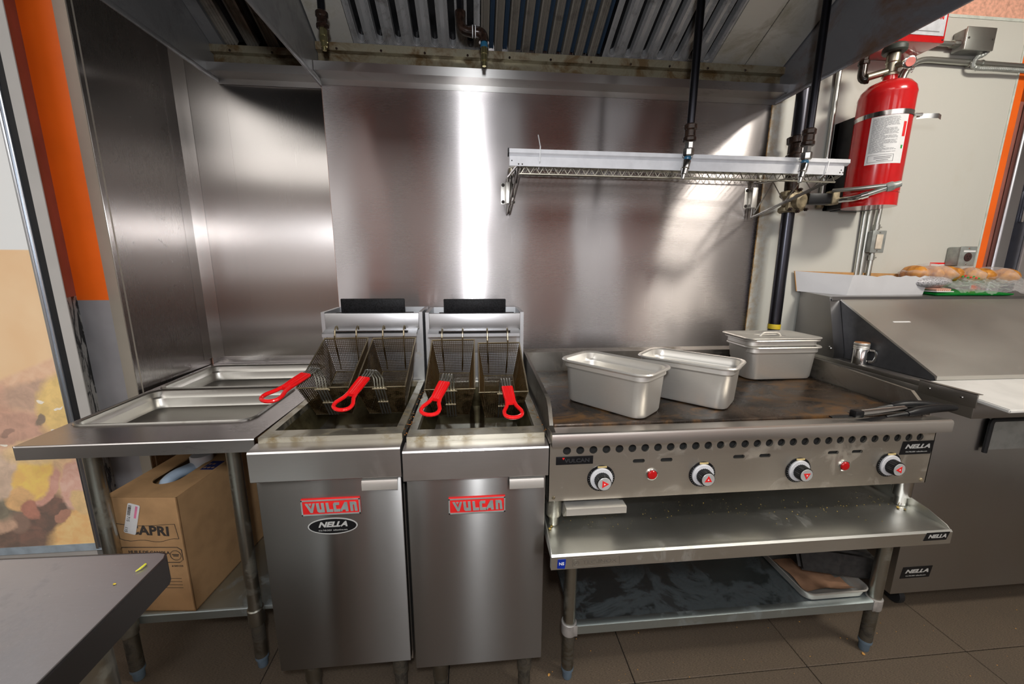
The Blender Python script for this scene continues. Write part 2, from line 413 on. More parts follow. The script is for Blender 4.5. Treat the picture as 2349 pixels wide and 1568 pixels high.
WHITE_CARD = plain('white_card', (0.68, 0.68, 0.70), 0.6, var=0.02, scale=10)
BROWN_CARD_IN = plain('card_inside', (0.50, 0.27, 0.10), 0.7, var=0.05)
KRAFT = plain('kraft_card', (0.52, 0.31, 0.15), 0.75, var=0.05, scale=14, spec=0.2)
ORANGE = plain('orange_paint', (0.95, 0.150, 0.008), 0.42, var=0.03, scale=6)
GREY_PAINT = plain('grey_paint', (0.30, 0.29, 0.30), 0.5, var=0.05, scale=6)
ORANGE_RETURN = plain('dull_red_paint', (0.33, 0.115, 0.085), 0.5, var=0.06, scale=8)
JAMB_WHITE = plain('white_jamb', (0.60, 0.58, 0.55), 0.5, var=0.03, scale=5)
TAN_STEEL = plain('corner_guard_steel', (0.60, 0.54, 0.45), 0.40, metal=0.45, var=0.05, scale=3)
PINK_WALL = plain('salmon_paint', (0.80, 0.42, 0.30), 0.55, var=0.10, scale=60)
CEILING = plain('ceiling_tile', (0.72, 0.72, 0.70), 0.8, var=0.03)
PARCHMENT = plain('greasy_parchment', (0.36, 0.20, 0.12), 0.5, var=0.15, scale=12)
JUG = plain('blue_white_jug', (0.50, 0.62, 0.76), 0.4, var=0.03)

def wall_white():
    t = NT('white_wall_board'); v = t.map()
    st = t.noise(t.map((1, 1, 0.5)), 2.2, 7, 0.65, 0.3)
    orange_peel = t.noise(v, 160, 2, 0.5)
    c = t.mix(t.rng(st, 0.55, 0.80, 0.0, 0.30), (0.60, 0.595, 0.54), (0.46, 0.38, 0.24))
    # rusty bleed beside the steel panel's edge, in the wall's own coordinates
    sx = t.n('ShaderNodeSeparateXYZ'); t.l(t.tc.outputs['Object'], sx.inputs[0])
    edge = t.rng(sx.outputs[0], 1.54, 1.62, 1.0, 0.0)
    rn = t.noise(t.map((3, 1, 3)), 9, 6, 0.7)
    c = t.mix(t.math('MULTIPLY', edge, t.rng(rn, 0.42, 0.62, 0.0, 0.75)), c, (0.42, 0.26, 0.08))
    t.set(col=c, rough=0.42); t.bump(orange_peel, 0.12, 0.001)
    return t.m
WHITE_WALL = wall_white()

def chipped():
    t = NT('chipped_corner_paint')
    n = t.noise(t.map((1, 1, 0.35)), 26, 6, 0.7, 0.8)
    t.set(col=t.mix(t.rng(n, 0.50, 0.53, 0.0, 1.0), (0.36, 0.35, 0.33), (0.015, 0.015, 0.015)), rough=0.5)
    return t.m
CHIPPED = chipped()

def floor_mat():
    t = NT('rubber_floor_tile')
    g = t.noise(t.map((26, 160, 1)), 5.0, 4, 0.65)
    d = t.noise(t.map(), 3.0, 5, 0.6)
    c = t.mix(t.rng(g, 0.3, 0.7, 0, 1), (0.055, 0.042, 0.030), (0.21, 0.158, 0.112))
    c = t.mix(t.rng(d, 0.45, 0.75, 0, 0.5), c, (0.10, 0.080, 0.062))
    t.set(col=c, rough=0.55, spec=0.35); t.bump(g, 0.25, 0.002)
    return t.m
FLOOR = floor_mat()

def plate_mat():
    t = NT('seasoned_griddle_plate')
    a = t.noise(t.map((1, 1.5, 1)), 3.2, 8, 0.65, 0.7); b = t.noise(t.map((2.2, 3.5, 1), loc=(4, 2, 0)), 3.0, 8, 0.7, 1.0)
    c = t.ramp(a, [(0.34, (0.008, 0.007, 0.006)), (0.50, (0.026, 0.018, 0.013)), (0.62, (0.075, 0.050, 0.034)), (0.74, (0.018, 0.013, 0.010))])
    c = t.mix(t.rng(b, 0.50, 0.64, 0.0, 0.75), c, (0.20, 0.095, 0.026))
    t.set(col=c, rough=t.rng(b, 0.35, 0.7, 0.20, 0.45), metal=0.35, spec=0.6); t.bump(b, 0.12, 0.001)
    return t.m
PLATE = plate_mat()

def oil_mat():
    t = NT('dark_frying_oil'); t.set(col=(0.010, 0.005, 0.002), rough=0.06, spec=0.35)
    return t.m
OIL = oil_mat()

def tank_mat():
    t = NT('varnished_tank_wall')
    n = t.noise(t.map(), 9, 6, 0.65)
    t.set(col=t.ramp(n, [(0.35, (0.05, 0.035, 0.012)), (0.6, (0.20, 0.17, 0.09))]), rough=0.35, metal=0.7)
    return t.m
TANK = tank_mat()

def poster_mat():
    """printed close-up of a grilled sandwich: pale field, bun, sauce, melted cheese and bacon, bun below"""
    t = NT('food_photo_print')
    s = t.n('ShaderNodeSeparateXYZ'); t.l(t.tc.outputs['Object'], s.inputs[0])
    wob = t.noise(t.map((1, 1, 1)), 11.0, 4, 0.55); wob2 = t.noise(t.map((1, 1, 1), loc=(5, 0, 3)), 11.0, 4, 0.55); tex = t.noise(t.map((1, 1, 1), loc=(1, 0, 8)), 26.0, 5, 0.6, 0.5)
    x = t.math('ADD', s.outputs[0], t.math('MULTIPLY', t.math('SUBTRACT', wob, 0.5), 0.07))
    z = t.math('ADD', s.outputs[2], t.math('MULTIPLY', t.math('SUBTRACT', wob2, 0.5), 0.07))
    c = t.mix(t.rng(tex, 0.3, 0.7, 0, 1), (0.70, 0.46, 0.30), (0.62, 0.36, 0.22))
    def blob(c, cx, cz, rx, rz, rot, col, col2=None, soft=0.5):
        ca, sa = math.cos(R(rot)), math.sin(R(rot))
        dx, dz = t.math('SUBTRACT', x, cx), t.math('SUBTRACT', z, cz)
        u = t.math('DIVIDE', t.math('ADD', t.math('MULTIPLY', dx, ca), t.math('MULTIPLY', dz, sa)), rx)
        v = t.math('DIVIDE', t.math('SUBTRACT', t.math('MULTIPLY', dz, ca), t.math('MULTIPLY', dx, sa)), rz)
        d = t.math('ADD', t.math('MULTIPLY', u, u), t.math('MULTIPLY', v, v))
        k = t.mix(t.rng(tex, 0.35, 0.65, 0, 1), col, col2 or tuple(q * .75 for q in col))
        return t.mix(t.rng(d, 1.0 - soft * .5, 1.0 + soft * .5, 1.0, 0.0), c, k)
    W_ = (0.66, 0.50, 0.30)
    for b in ((.25, .20, .55, .22, 38, (.70, .47, .18), (.66, .36, .12), .4), (.05, .34, .22, .20, 30, (.13, .06, .04), (.05, .025, .02), .5), (.26, .46, .17, .075, 42, (.14, .055, .04), (.06, .03, .025), .5),
              (.16, .45, .05, .07, -10, (.20, .11, .08), None, .5), (.08, .42, .08, .05, 20, (.50, .30, .20), None, .4), (.10, .56, .16, .12, 25, (.10, .085, .06), (.17, .15, .10), .4), (.08, .60, .16, .09, 25, (.62, .44, .32), None, .5),
              (.38, .60, .12, .09, -30, (.70, .44, .24), None, .8), (.385, .565, .045, .10, -15, (.52, .24, .18), (.62, .38, .30), .4), (.41, .50, .045, .05, 20, (.70, .46, .20), None, .5),
              (.29, .565, .035, .09, -35, (.46, .20, .15), (.55, .28, .22), .4), (.245, .60, .06, .13, -32, (.76, .52, .10), (.72, .42, .10), .4), (.19, .52, .05, .05, 0, (.70, .40, .16), None, .5), (.22, .475, .03, .035, 0, (.42, .15, .10), None, .5),
              (.33, .44, .035, .018, 35, (.40, .17, .11), None, .4),
              (.16, .90, .09, .10, 10, (.60, .32, .22), None, .7), (.24, .80, .14, .06, 15, (.52, .28, .20), None, .8), (.33, .93, .12, .05, 15, (.50, .31, .22), None, .8), (.40, .88, .07, .12, -15, (.74, .50, .16), None, .8),
              (.30, .71, .12, .05, 10, (.72, .50, .24), None, .8), (.33, .835, .025, .014, 40, (.20, .14, .10), None, .6), (.22, .79, .03, .012, 20, (.30, .16, .12), None, .6),
              (.35, .90, .014, .005, -30, (.85, .78, .66), None, .4), (.40, .87, .016, .005, 15, (.85, .78, .66), None, .4), (.36, .79, .012, .005, 0, (.85, .78, .66), None, .4), (.43, .79, .014, .006, -20, (.85, .78, .66), None, .4), (.19, .74, .016, .006, 0, (.85, .78, .66), None, .4)):
        c = blob(c, *b)
    edge = t.math('SUBTRACT', s.outputs[2], t.math('MULTIPLY', t.math('SUBTRACT', s.outputs[0], .229), .42))
    n1 = t.noise(t.map((1, 1, 1)), 4.0, 3, 0.5, 0.4)
    bun = t.mix(t.rng(n1, 0.3, 0.7, 0, 1), (0.74, 0.52, 0.30), (0.68, 0.42, 0.21))
    c = t.mix(t.rng(edge, .975, .990, 0.0, 1.0), c, bun)
    c = t.mix(t.rng(s.outputs[2], 1.428, 1.432, 0.0, 1.0), c, (0.66, 0.68, 0.68))
    c = t.mix(0.12, c, (0.85, 0.72, 0.58))
    t.set(col=c, rough=0.22, spec=0.5, emit=c, estr=0.30)      # faint emission added to keep the print bright in shade
    return t.m
POSTER = poster_mat()

def clear_wrap():
    t = NT('clear_plastic_wrap')
    tr = t.n('ShaderNodeBsdfTransparent'); mx = t.n('ShaderNodeMixShader')
    fr = t.n('ShaderNodeLayerWeight'); fr.inputs[0].default_value = 0.35
    t.set(col=(0.85, 0.85, 0.85), rough=0.12, spec=0.8)
    f = t.rng(fr.outputs['Facing'], 0.0, 1.0, 0.06, 0.55); t.l(f, mx.inputs[0])
    t.l(tr.outputs[0], mx.inputs[1]); t.l(t.p.outputs[0], mx.inputs[2]); t.l(mx.outputs[0], t.out.inputs[0])
    n = t.noise(t.map(), 60, 3, 0.6, 0.8); t.bump(n, 0.9, 0.006)
    return t.m
WRAP = clear_wrap()

def bread_mat():
    t = NT('baked_bun_crust'); n = t.noise(t.map((1, 3, 1)), 14, 4, 0.6)
    t.set(col=t.ramp(n, [(0.35, (0.30, 0.09, 0.01)), (0.6, (0.66, 0.28, 0.035))]), rough=0.45)
    return t.m
BREAD = bread_mat()

def barcode_mat():
    t = NT('printed_price_label')
    s = t.n('ShaderNodeSeparateXYZ'); t.l(t.tc.outputs['Object'], s.inputs[0])
    t.set(col=(0.72, 0.72, 0.72), rough=0.5)
    return t.m

# ------------------------------------------------------------------ the setting
bm = B(); box(bm, -3.2, 4.4, -7.2, 2.2, -0.06, -0.006)
floor = struct('floor', bm, RUBBER)
random.seed(4)
TW = 0.6315; TX0 = 0.7225; TY0 = -0.790
tile_me = None
for i in range(-4, 5):
    for j in range(-3, 2):
        x = TX0 + i * TW; y = TY0 + j * TW
        if x > 3.6 or y > 0.1: continue
        if tile_me is None:
            bm = B(); box(bm, -TW / 2 + .0016, TW / 2 - .0016, -TW / 2 + .0016, TW / 2 - .0016, -0.006, 0.0, bev=0.0012, seg=1)
            tile_me = finish(bm, 'tile', FLOOR)
        o = link('tile', tile_me, floor); o.location = (x + TW / 2, y + TW / 2, random.choice((0, 0, -0.0004)))

bm = B(); box(bm, -0.41, 2.80, 0.0, 0.42, 0, 2.92)
wall_back = struct('wall_back', bm, PINK_WALL)
bm = B(); box(bm, -0.408, 1.540, -0.005, 0.0005, 0.45, 2.56, bev=0.001, seg=1)
part('steel_panel', bm, WALL_STEEL, wall_back)
bm = B(); box(bm, 1.541, 2.750, -0.0035, 0.0005, 0.0, 2.494)
part('white_board', bm, WHITE_WALL, wall_back)
bm = B()
box(bm, 2.747, 2.757, -0.006, 0.0005, 0.0, 2.50); box(bm, 1.9, 2.757, -0.006, 0.0005, 2.490, 2.502)
part('board_trim', bm, plain('pale_trim', (0.62, 0.66, 0.60), 0.4), wall_back)
bm = B(); box(bm, 2.757, 2.7995, -0.003, 0.0005, 0, 2.45)
part('orange_band', bm, ORANGE, wall_back, label='bright orange painted band')
bm = B(); box(bm, 2.79, 4.4, 0.95, 1.05, 0, 2.92); struct('wall_alcove', bm, ORANGE)
bm = B(); tube(bm, [(1.541, -0.0055, z) for z in (1.03, 1.4, 1.8, 2.098)], 0.0022, 6)
part('sealant_bead', bm, plain('rusty_sealant', (0.26, 0.14, 0.04), 0.6, var=0.3, scale=60), wall_back)

bm = B(); box(bm, -1.30, -0.41, 0.184, 0.42, 0, 2.92)
wall_bay = struct('wall_bay', bm, PINK_WALL)
bm = B(); box(bm, -1.085, -0.876, 0.180, 0.1845, 0.45, 2.90); part('steel_panel', bm, BAY_STEEL, wall_bay)
bm = B(); box(bm, -0.878, -0.409, 0.1775, 0.1845, 0.45, 2.90, bev=0.0008, seg=1); part('steel_panel', bm, BAY_STEEL, wall_bay)
bm = B(); sheet(bm, [(-1.0895, 0.125), (-1.084, 0.172), (-1.030, 0.1775)], 2, 0.935, 2.90, 0.002); part('corner_trim', bm, BAY_STEEL, wall_bay)
bm = B(); box(bm, -1.085, -0.41, 0.176, 0.184, 0.90, 0.938); part('splash_strip', bm, LIP_STEEL, wall_bay)

bm = B(); box(bm, -1.35, -1.098, -0.245, 0.43, 0, 2.92)
wall_left = struct('wall_left', bm, GREY_PAINT)
bm = B(); box(bm, -1.098, -1.092, -0.258, 0.184, 0.5, 2.90, bev=0.001, seg=1); part('steel_panel', bm, SIDE_STEEL, wall_left)
bm = B(); sheet(bm, [(-1.143, -0.2475), (-1.0935, -0.2605), (-1.0915, -0.235)], 2, 0.30, 2.90, 0.002); part('corner_guard', bm, TAN_STEEL, wall_left, label='pale steel guard folded round the wall end')
bm = B(); box(bm, -1.252, -1.143, -0.2475, -0.2445, 1.254, 2.92); part('orange_band', bm, ORANGE, wall_left, label='bright orange paint')
bm = B(); box(bm, -1.252, -1.143, -0.2472, -0.2445, 0.0, 1.254); part('grey_band', bm, GREY_PAINT, wall_left, label='grey paint below the orange')

# the frame of the opening at the left and what it holds
bm = B(); prism(bm, [(-1.250, -0.24), (-1.250, -0.25), (-1.204, -0.333), (-1.238, -0.333), (-1.300, -0.24)], 2, 1.27, 2.92)
struct('trim_1', bm, ORANGE_RETURN)['label'] = 'dull red painted return beside the orange wall end'
bm = B(); prism(bm, [(-1.250, -0.24), (-1.250, -0.25), (-1.204, -0.333), (-1.238, -0.333), (-1.300, -0.24)], 2, 0.0, 1.27)
struct('trim_2', bm, CHIPPED)['label'] = 'grey return with black chipped paint'
bm = B(); box(bm, -1.239, -1.2035, -0.3365, -0.3332, 0, 2.92); struct('trim_3', bm, JAMB_WHITE)['label'] = 'white jamb strip'

# far walls of the room, seen only in the steel
bm = B(); box(bm, -3.2, 4.4, -7.25, -7.2, 0, 2.92); wall_front = struct('wall_front', bm, plain('far_wall_paint', (0.55, 0.52, 0.48), 0.6))
for x0, x1, z0, z1 in ((-2.35, -1.55, 0.2, 2.7), (-1.15, -0.60, 0.2, 2.7), (1.40, 2.35, 0.2, 2.7), (3.55, 4.3, 0.2, 2.7)):
    bm = B(); box(bm, x0, x1, -7.2, -7.19, z0, z1); part('painted_panel', bm, ORANGE, wall_front)
bm = B(); box(bm, -3.25, -3.2, -7.2, 2.2, 0, 2.92); struct('wall_west', bm, plain('side_wall_paint', (0.62, 0.60, 0.56), 0.6))
bm = B(); box(bm, 4.4, 4.45, -7.2, 2.2, 0, 2.92); struct('wall_east', bm, plain('side_wall_paint', (0.62, 0.60, 0.56), 0.6))
bm = B(); box(bm, -3.2, 4.4, 2.2, 2.25, 0, 2.92); struct('wall_north', bm, JAMB_WHITE)
bm = B(); box(bm, -3.2, 4.4, -7.2, 2.2, 2.92, 2.96); struct('ceiling', bm, CEILING)

# ------------------------------------------------------------------ food picture display at the left edge
t = thing('display_panel', 'glowing display panel with a large printed sandwich close-up in a bright metal frame', 'display', (-1.7, -0.40, 0.0))
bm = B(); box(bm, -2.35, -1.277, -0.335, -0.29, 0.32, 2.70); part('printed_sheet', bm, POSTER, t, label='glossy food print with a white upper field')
bm = B(); box(bm, -1.2775, -1.268, -0.345, -0.29, 0.30, 2.74, bev=0.002); box(bm, -1.268, -1.2605, -0.340, -0.29, 0.30, 2.74, bev=0.002)
part('metal_frame', bm, steel('bright_frame', (0.80, 0.85, 0.92), 0.30, smudge=0.02, brush=(30, 30, 30)), t)
bm = B(); box(bm, -1.2605, -1.239, -0.336, -0.29, 0.28, 2.74, bev=0.003); part('gasket', bm, RUBBER, t, label='black rubber seal')
bm = B(); box(bm, -2.36, -1.262, -0.338, -0.29, 0.29, 0.32); part('bottom_frame', bm, plain('pale_blue_frame', (0.5, 0.6, 0.68), 0.4), t)
bm = B(); box(bm, -2.34, -1.29, -0.33, -0.26, 0.0, 0.29); part('plinth', bm, JAMB_WHITE, t)

# ------------------------------------------------------------------ exhaust hoods
def slope(y0, z0, a):
    """frame of a filter plane: u to the right (x), v up the slope towards the room"""
    ca, sa = math.cos(R(a)), math.sin(R(a))
    def f(u, v, w): return (u, y0 - v * ca + w * sa, z0 + v * sa + w * ca)
    return f
def stadium(cx, v0, v1, r, n=8):
    o = [(cx + r * math.cos(PI * i / n), v1 - r + r * math.sin(PI * i / n)) for i in range(n + 1)]
    o += [(cx + r * math.cos(PI + PI * i / n), v0 + r + r * math.sin(PI + PI * i / n)) for i in range(n + 1)]
    return o
def slotted_filter(hood, f, x0, n, pitch, length):
    """flat baffle filter: every strip between two slots is a baffle with a rounded, drawn-in slot"""
    x1 = x0 + n * pitch
    bm = B(); hexa(bm, [f(x0, 0, .03), f(x1, 0, .03), f(x1, length, .03), f(x0, length, .03), f(x0, 0, .045), f(x1, 0, .045), f(x1, length, .045), f(x0, length, .045)])
    fl = part('grease_filter', bm, BLACK, hood)
    for i in range(n):
        bm = B(); cx = x0 + (i + .5) * pitch; lp = stadium(cx, 0.020, length - .02, pitch * .185)
        hole_cell(bm, x0 + i * pitch, x0 + (i + 1) * pitch, 0, length, lp, f, 0.03)
        for k, w in ((.215, -.004), (.285, -.003), (.355, -.002)):
            s = stadium(cx, 0.020 - (k - .185) * pitch, length - .02, pitch * k)
            tube(bm, [f(u, v, w) for u, v in s], 0.0021, 5, closed=True)
        part('baffle', bm, FILTER_STEEL, fl)
    return fl
def ridged_filter(hood, f, x0, x1, n, length, m1, m2):
    """filter of deep folded baffles running up the slope"""
    bm = B(); hexa(bm, [f(x0, 0, .045), f(x1, 0, .045), f(x1, length, .045), f(x0, length, .045), f(x0, 0, .055), f(x1, 0, .055), f(x1, length, .055), f(x0, length, .055)])
    fl = part('grease_filter', bm, BLACK, hood)
    p = (x1 - x0) / n
    def strip(name, prof, mat, lab=None):
        b2 = B(); lo = [b2.verts.new(f(u, 0.004, w)) for u, w in prof]; hi = [b2.verts.new(f(u, length, w)) for u, w in prof]
        for k in range(len(prof) - 1): b2.faces.new((lo[k], lo[k + 1], hi[k + 1], hi[k]))
        part(name, b2, mat, fl, label=lab)
    for i in range(n):
        a = x0 + i * p
        strip('baffle', [(a + .02 * p, .04), (a + .06 * p, .004), (a + .16 * p, .0), (a + .20 * p, .006), (a + .26 * p, .0), (a + .34 * p, .006), (a + .40 * p, 0), (a + .47 * p, .006), (a + .54 * p, .0), (a + .62 * p, .004), (a + .66 * p, .03)], m1)
        strip('channel', [(a + .66 * p, .024), (a + .69 * p, .018), (a + .83 * p, .022), (a + .97 * p, .018), (a + 1.0 * p, .03)], m2, 'bluish grease channel' if m2 is FILTER_BLUE else None)
    return fl
def hood_back(hood, x0, x1, yb, zb, blank_l, blank_r):
    """wall ledge, gutter lip, trough and the rail the filters stand on; yb wall plane, zb ledge bottom"""
    bm = B(); sheet(bm, [(yb - .003, zb), (yb - .003, zb + .024), (yb - .072, zb + .026), (yb - .073, zb + .056)], 0, x0, x1, 0.002)
    part('wall_ledge', bm, LEDGE_STEEL, hood)
    bm = B(); sheet(bm, [(yb - .073, zb + .030), (yb - .016, zb + .034), (yb - .010, zb + .112)], 0, x0, x1, 0.002)
    part('grease_gutter', bm, GUTTER_STEEL, hood, label='yellowed greasy trough')
    bm = B(); sheet(bm, [(yb - .012, zb + .112), (yb - .034, zb + .114), (yb - .036, zb + .137), (yb - .014, zb + .140)], 0, x0, x1, 0.002)
    part('filter_rail', bm, GUTTER_STEEL, hood)
    for k in range(int((x1 - x0) / 0.17)):
        bm = B(); x = x0 + .08 + k * .17
        lathe(bm, [(.005, 0), (.0045, .004), (.002, .006)], 8, to_axis((x, yb - .0345, zb + .118), (0, -1, -.1)))
        part('rivet', bm, RUST_PIPE, hood)

hood = thing('exhaust_hood', 'large stained steel exhaust hood with slotted filters above the fryers and griddle', 'exhaust hood', (0.57, -0.5, 2.10))
hood_back(hood, -0.408, 1.555, -0.0035, 2.098, 0, 0)
FA = 27.0
f = slope(-0.020, 2.240, FA); FL = 0.46
def flat_panel(name, u0, u1, mat, w=0.0, lab=None, u0b=None, u1b=None):
    bm = B(); u0b = u0 if u0b is None else u0b; u1b = u1 if u1b is None else u1b
    hexa(bm, [f(u0, 0, w), f(u1, 0, w), f(u1b, FL, w), f(u0b, FL, w), f(u0, 0, w + .004), f(u1, 0, w + .004), f(u1b, FL, w + .004), f(u0b, FL, w + .004)])
    return part(name, bm, mat, hood, label=lab)
flat_panel('blank_panel', -0.405, -0.266, BLANK_STEEL)
slotted_filter(hood, f, -0.264, 7, 0.0706, FL)
ridged_filter(hood, f, 0.232, 0.735, 9, FL, FILTER_DARK, FILTER_BLUE)
slotted_filter(hood, f, 0.740, 7, 0.0690, FL)
flat_panel('blank_panel', 1.226, 1.375, BLANK_STEEL)
flat_panel('blank_panel', 1.377, 1.55, BLANK_STEEL, -0.004)
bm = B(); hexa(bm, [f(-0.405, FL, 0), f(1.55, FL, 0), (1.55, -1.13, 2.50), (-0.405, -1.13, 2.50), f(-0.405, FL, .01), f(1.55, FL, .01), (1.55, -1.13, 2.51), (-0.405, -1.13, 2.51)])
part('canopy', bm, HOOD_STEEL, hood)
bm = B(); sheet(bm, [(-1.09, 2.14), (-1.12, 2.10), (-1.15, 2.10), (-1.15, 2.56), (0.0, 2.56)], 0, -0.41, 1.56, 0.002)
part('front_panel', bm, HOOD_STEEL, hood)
def skirt(hood, x, yb, z, mat, name='side_skirt', front=-1.15, top=2.56):
    bm = B(); s = 1 if x > 0 else -1
    box(bm, x - .0012, x + .0012, front, yb, z + .012, top)
    box(bm, x - .004, x + .004, front, yb, z, z + .018, bev=0.0025)
    return part(name, bm, mat, hood)
skirt(hood, 1.556, -0.001, 2.100, SKIRT_STEEL)['label'] = 'rust-streaked right side of the hood'
skirt(hood, -0.411, 0.175, 2.092, HOOD_STEEL)

hood2 = thing('exhaust_hood', 'shorter end section of exhaust hood over the pan table, in the steel-lined corner', 'exhaust hood', (-0.65, -0.3, 2.16))
hood_back(hood2, -0.898, -0.416, 0.1775, 2.152, 0, 0)
f = slope(0.158, 2.294, FA)
ridged_filter(hood2, f, -0.845, -0.416, 5, FL, FILTER_DARK, BLACK)
bm = B(); hexa(bm, [f(-0.896, 0, -.004), f(-0.845, 0, -.004), f(-0.845, FL, -.004), f(-0.896, FL, -.004), f(-0.896, 0, .02), f(-0.845, 0, .02), f(-0.845, FL, .02), f(-0.896, FL, .02)])
part('filter_stop', bm, HOOD_STEEL, hood2)
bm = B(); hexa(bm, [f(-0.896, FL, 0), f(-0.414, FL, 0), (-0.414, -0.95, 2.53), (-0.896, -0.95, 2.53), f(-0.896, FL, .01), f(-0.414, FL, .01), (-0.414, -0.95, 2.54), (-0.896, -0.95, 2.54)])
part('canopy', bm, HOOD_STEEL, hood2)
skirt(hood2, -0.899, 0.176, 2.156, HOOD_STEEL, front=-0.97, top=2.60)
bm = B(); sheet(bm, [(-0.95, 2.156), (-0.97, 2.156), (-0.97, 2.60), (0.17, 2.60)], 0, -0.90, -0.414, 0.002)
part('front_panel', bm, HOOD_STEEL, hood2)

# ------------------------------------------------------------------ suppression nozzles hanging under the hood
def coupling(bm, x, y, z, r=.021):
    lathe(bm, [(r * .82, 0), (r, .003), (r, .012), (r * .86, .016), (r * .84, .034), (r, .038), (r, .05), (r * .8, .054)], 16, Matrix.Translation((x, y, z)))
def nozzle_drop(label, x, y, ztop, zc, ztip, pipe_r=.0125, lean=(0, 0), chrome=True):
    t = thing('suppression_nozzle', label, 'nozzle', (x, y, ztip))
    bm = B(); cyl(bm, (x + (ztop - zc) * lean[0], y, ztop), (x, y, zc), pipe_r, n=14); part('drop_pipe', bm, BLACK_PIPE, t)
    bm = B(); coupling(bm, x, y, zc - .05); part('coupling', bm, RUST_PIPE, t)
    d = Vector((-.22 if chrome else .02, -.10 if chrome else 0, -1)).normalized(); p = Vector((x, y, zc - .05))
    bm = B(); lathe(bm, [(.013, 0), (.013, .02)], 6, to_axis(p, (0, 0, -1)))
    if chrome: lathe(bm, [(.017, .02), (.018, .024), (.018, .040), (.014, .044)], 8, to_axis(p, (0, 0, -1)))
    part('hex_fitting', bm, CHROME if chrome else BRASS, t)
    q = p + Vector((0, 0, -.044 if chrome else -.02))
    if chrome:
        bm = B(); lathe(bm, [(.010, 0), (.012, .006), (.010, .012)], 14, to_axis(q, d)); part('swivel_ring', bm, BLUE_TAPE, t)
        q = q + d * .012
    L = (Vector((x, y, ztip)) - q).length if not chrome else .062
    bm = B(); lathe(bm, [(.012, 0), (.0135, .004), (.013, L * .42), (.0105, L * .46), (.0105, L * .74), (.0075, L * .77), (.0065, L)], 14, to_axis(q, d))
    part('nozzle_tip', bm, CHROME if chrome else BRASS, t)
    return t
nozzle_drop('short black nozzle pipe with brass tip at the large hood left end', -0.315, -0.225, 2.42, 2.238, 2.122, chrome=False)
t = thing('suppression_nozzle', 'nozzle on an offset double elbow of greasy brown pipe under the hood', 'nozzle', (0.24, -0.235, 2.112))
bm = B(); cyl(bm, (0.160, -0.235, 2.45), (0.160, -0.235, 2.246), .0125, n=14); part('drop_pipe', bm, BLACK_PIPE, t)
bm = B(); tube(bm, [(0.160, -0.235, 2.262), (0.160, -0.235, 2.25)] + arc((0.160, -0.235, 2.236), (0.161, -0.235, 2.204), (0.190, -0.235, 2.203), 6) + [(0.200, -0.235, 2.203)], [.019, .019] + [.0165] * 7 + [.019], 14)
part('elbow', bm, RUST_PIPE, t)
bm = B(); tube(bm, [(0.200, -0.235, 2.203), (0.214, -0.235, 2.203)] + arc((0.216, -0.235, 2.203), (0.242, -0.235, 2.203), (0.243, -0.235, 2.180), 6) + [(0.243, -0.235, 2.170)], [.0125, .019] + [.0165] * 7 + [.0185], 14)
part('elbow', bm, RUST_PIPE, t)
bm = B(); tube(bm, [(0.201, -0.235, 2.203), (0.204, -0.235, 2.203)], .0195, 14); tube(bm, [(0.211, -0.235, 2.203), (0.214, -0.235, 2.203)], .0195, 14); part('thread_tape', bm, WHITE_PRINT, t)
bm = B(); lathe(bm, [(.012, 0), (.0135, .004), (.0135, .014), (.012, .016)], 14, to_axis((0.243, -0.235, 2.170), (0, 0, -1))); part('blue_cap', bm, BLUE_TAPE, t)
bm = B(); lathe(bm, [(.0115, 0), (.012, .02), (.0105, .022), (.0105, .042), (.0075, .045), (.007, .06)], 14, to_axis((0.243, -0.235, 2.154), (0, 0, -1))); part('nozzle_tip', bm, BRASS, t)
nozzle_drop('long black nozzle pipe with chrome tip crossing the middle of the wire shelf rail', 0.904, -0.500, 2.45, 1.836, 1.722, pipe_r=.0125)
nozzle_drop('long black nozzle pipe with chrome tip hanging close to the gas pipe', 1.321, -0.500, 2.45, 1.836, 1.722, pipe_r=.0125)

# ------------------------------------------------------------------ gas pipe with its shut-off valve
t = thing('gas_pipe', 'thick black upright gas pipe with a greasy coupling beside the steel wall panel', 'pipe', (1.618, -0.095, 1.05))
bm = B(); cyl(bm, (1.607, -.095, 2.60), (1.612, -.095, 1.93), .0265, n=20); part('upper_pipe', bm, BLACK_PIPE, t)
bm = B(); lathe(bm, [(.028, 0), (.037, .004), (.037, .022), (.031, .027), (.031, .066), (.038, .071), (.040, .094), (.032, .099)], 20, Matrix.Translation((1.611, -.095, 1.845)))
part('coupling', bm, RUST_PIPE, t)
bm = B(); cyl(bm, (1.612, -.095, 1.85), (1.614, -.095, 1.715), .030, .027, 20); part('middle_pipe', bm, RUST_PIPE, t)
bm = B(); cyl(bm, (1.615, -.095, 1.625), (1.621, -.095, 1.07), .0255, n=20); part('lower_pipe', bm, BLACK_PIPE, t)
bm = B(); cyl(bm, (1.6205, -.095, 1.095), (1.621, -.095, 1.118), .0268, n=20); part('yellow_tape', bm, YELLOW_TAPE, t, label='yellow thread tape')
bm = B(); lathe(bm, [(.0255, 0), (.034, .006), (.034, .05), (.028, .055)], 18, Matrix.Translation((1.621, -.095, 1.020))); cyl(bm, (1.621, -.095, 1.03), (1.621, -.095, .50), .0255, n=16)
part('base_pipe', bm, BLACK_PIPE, t)
t = thing('shutoff_valve', 'dirty tan cast gas shut-off valve with flange bolts under the shelf bracket', 'valve', (1.616, -0.10, 1.62))
bm = B(); lathe(bm, [(.040, 0), (.046, .006), (.046, .020), (.034, .030), (.030, .045), (.034, .060), (.046, .070), (.046, .086), (.040, .092)], 8, Matrix.Translation((1.615, -.098, 1.624)) @ Matrix.Rotation(PI / 8, 4, 'Z'))
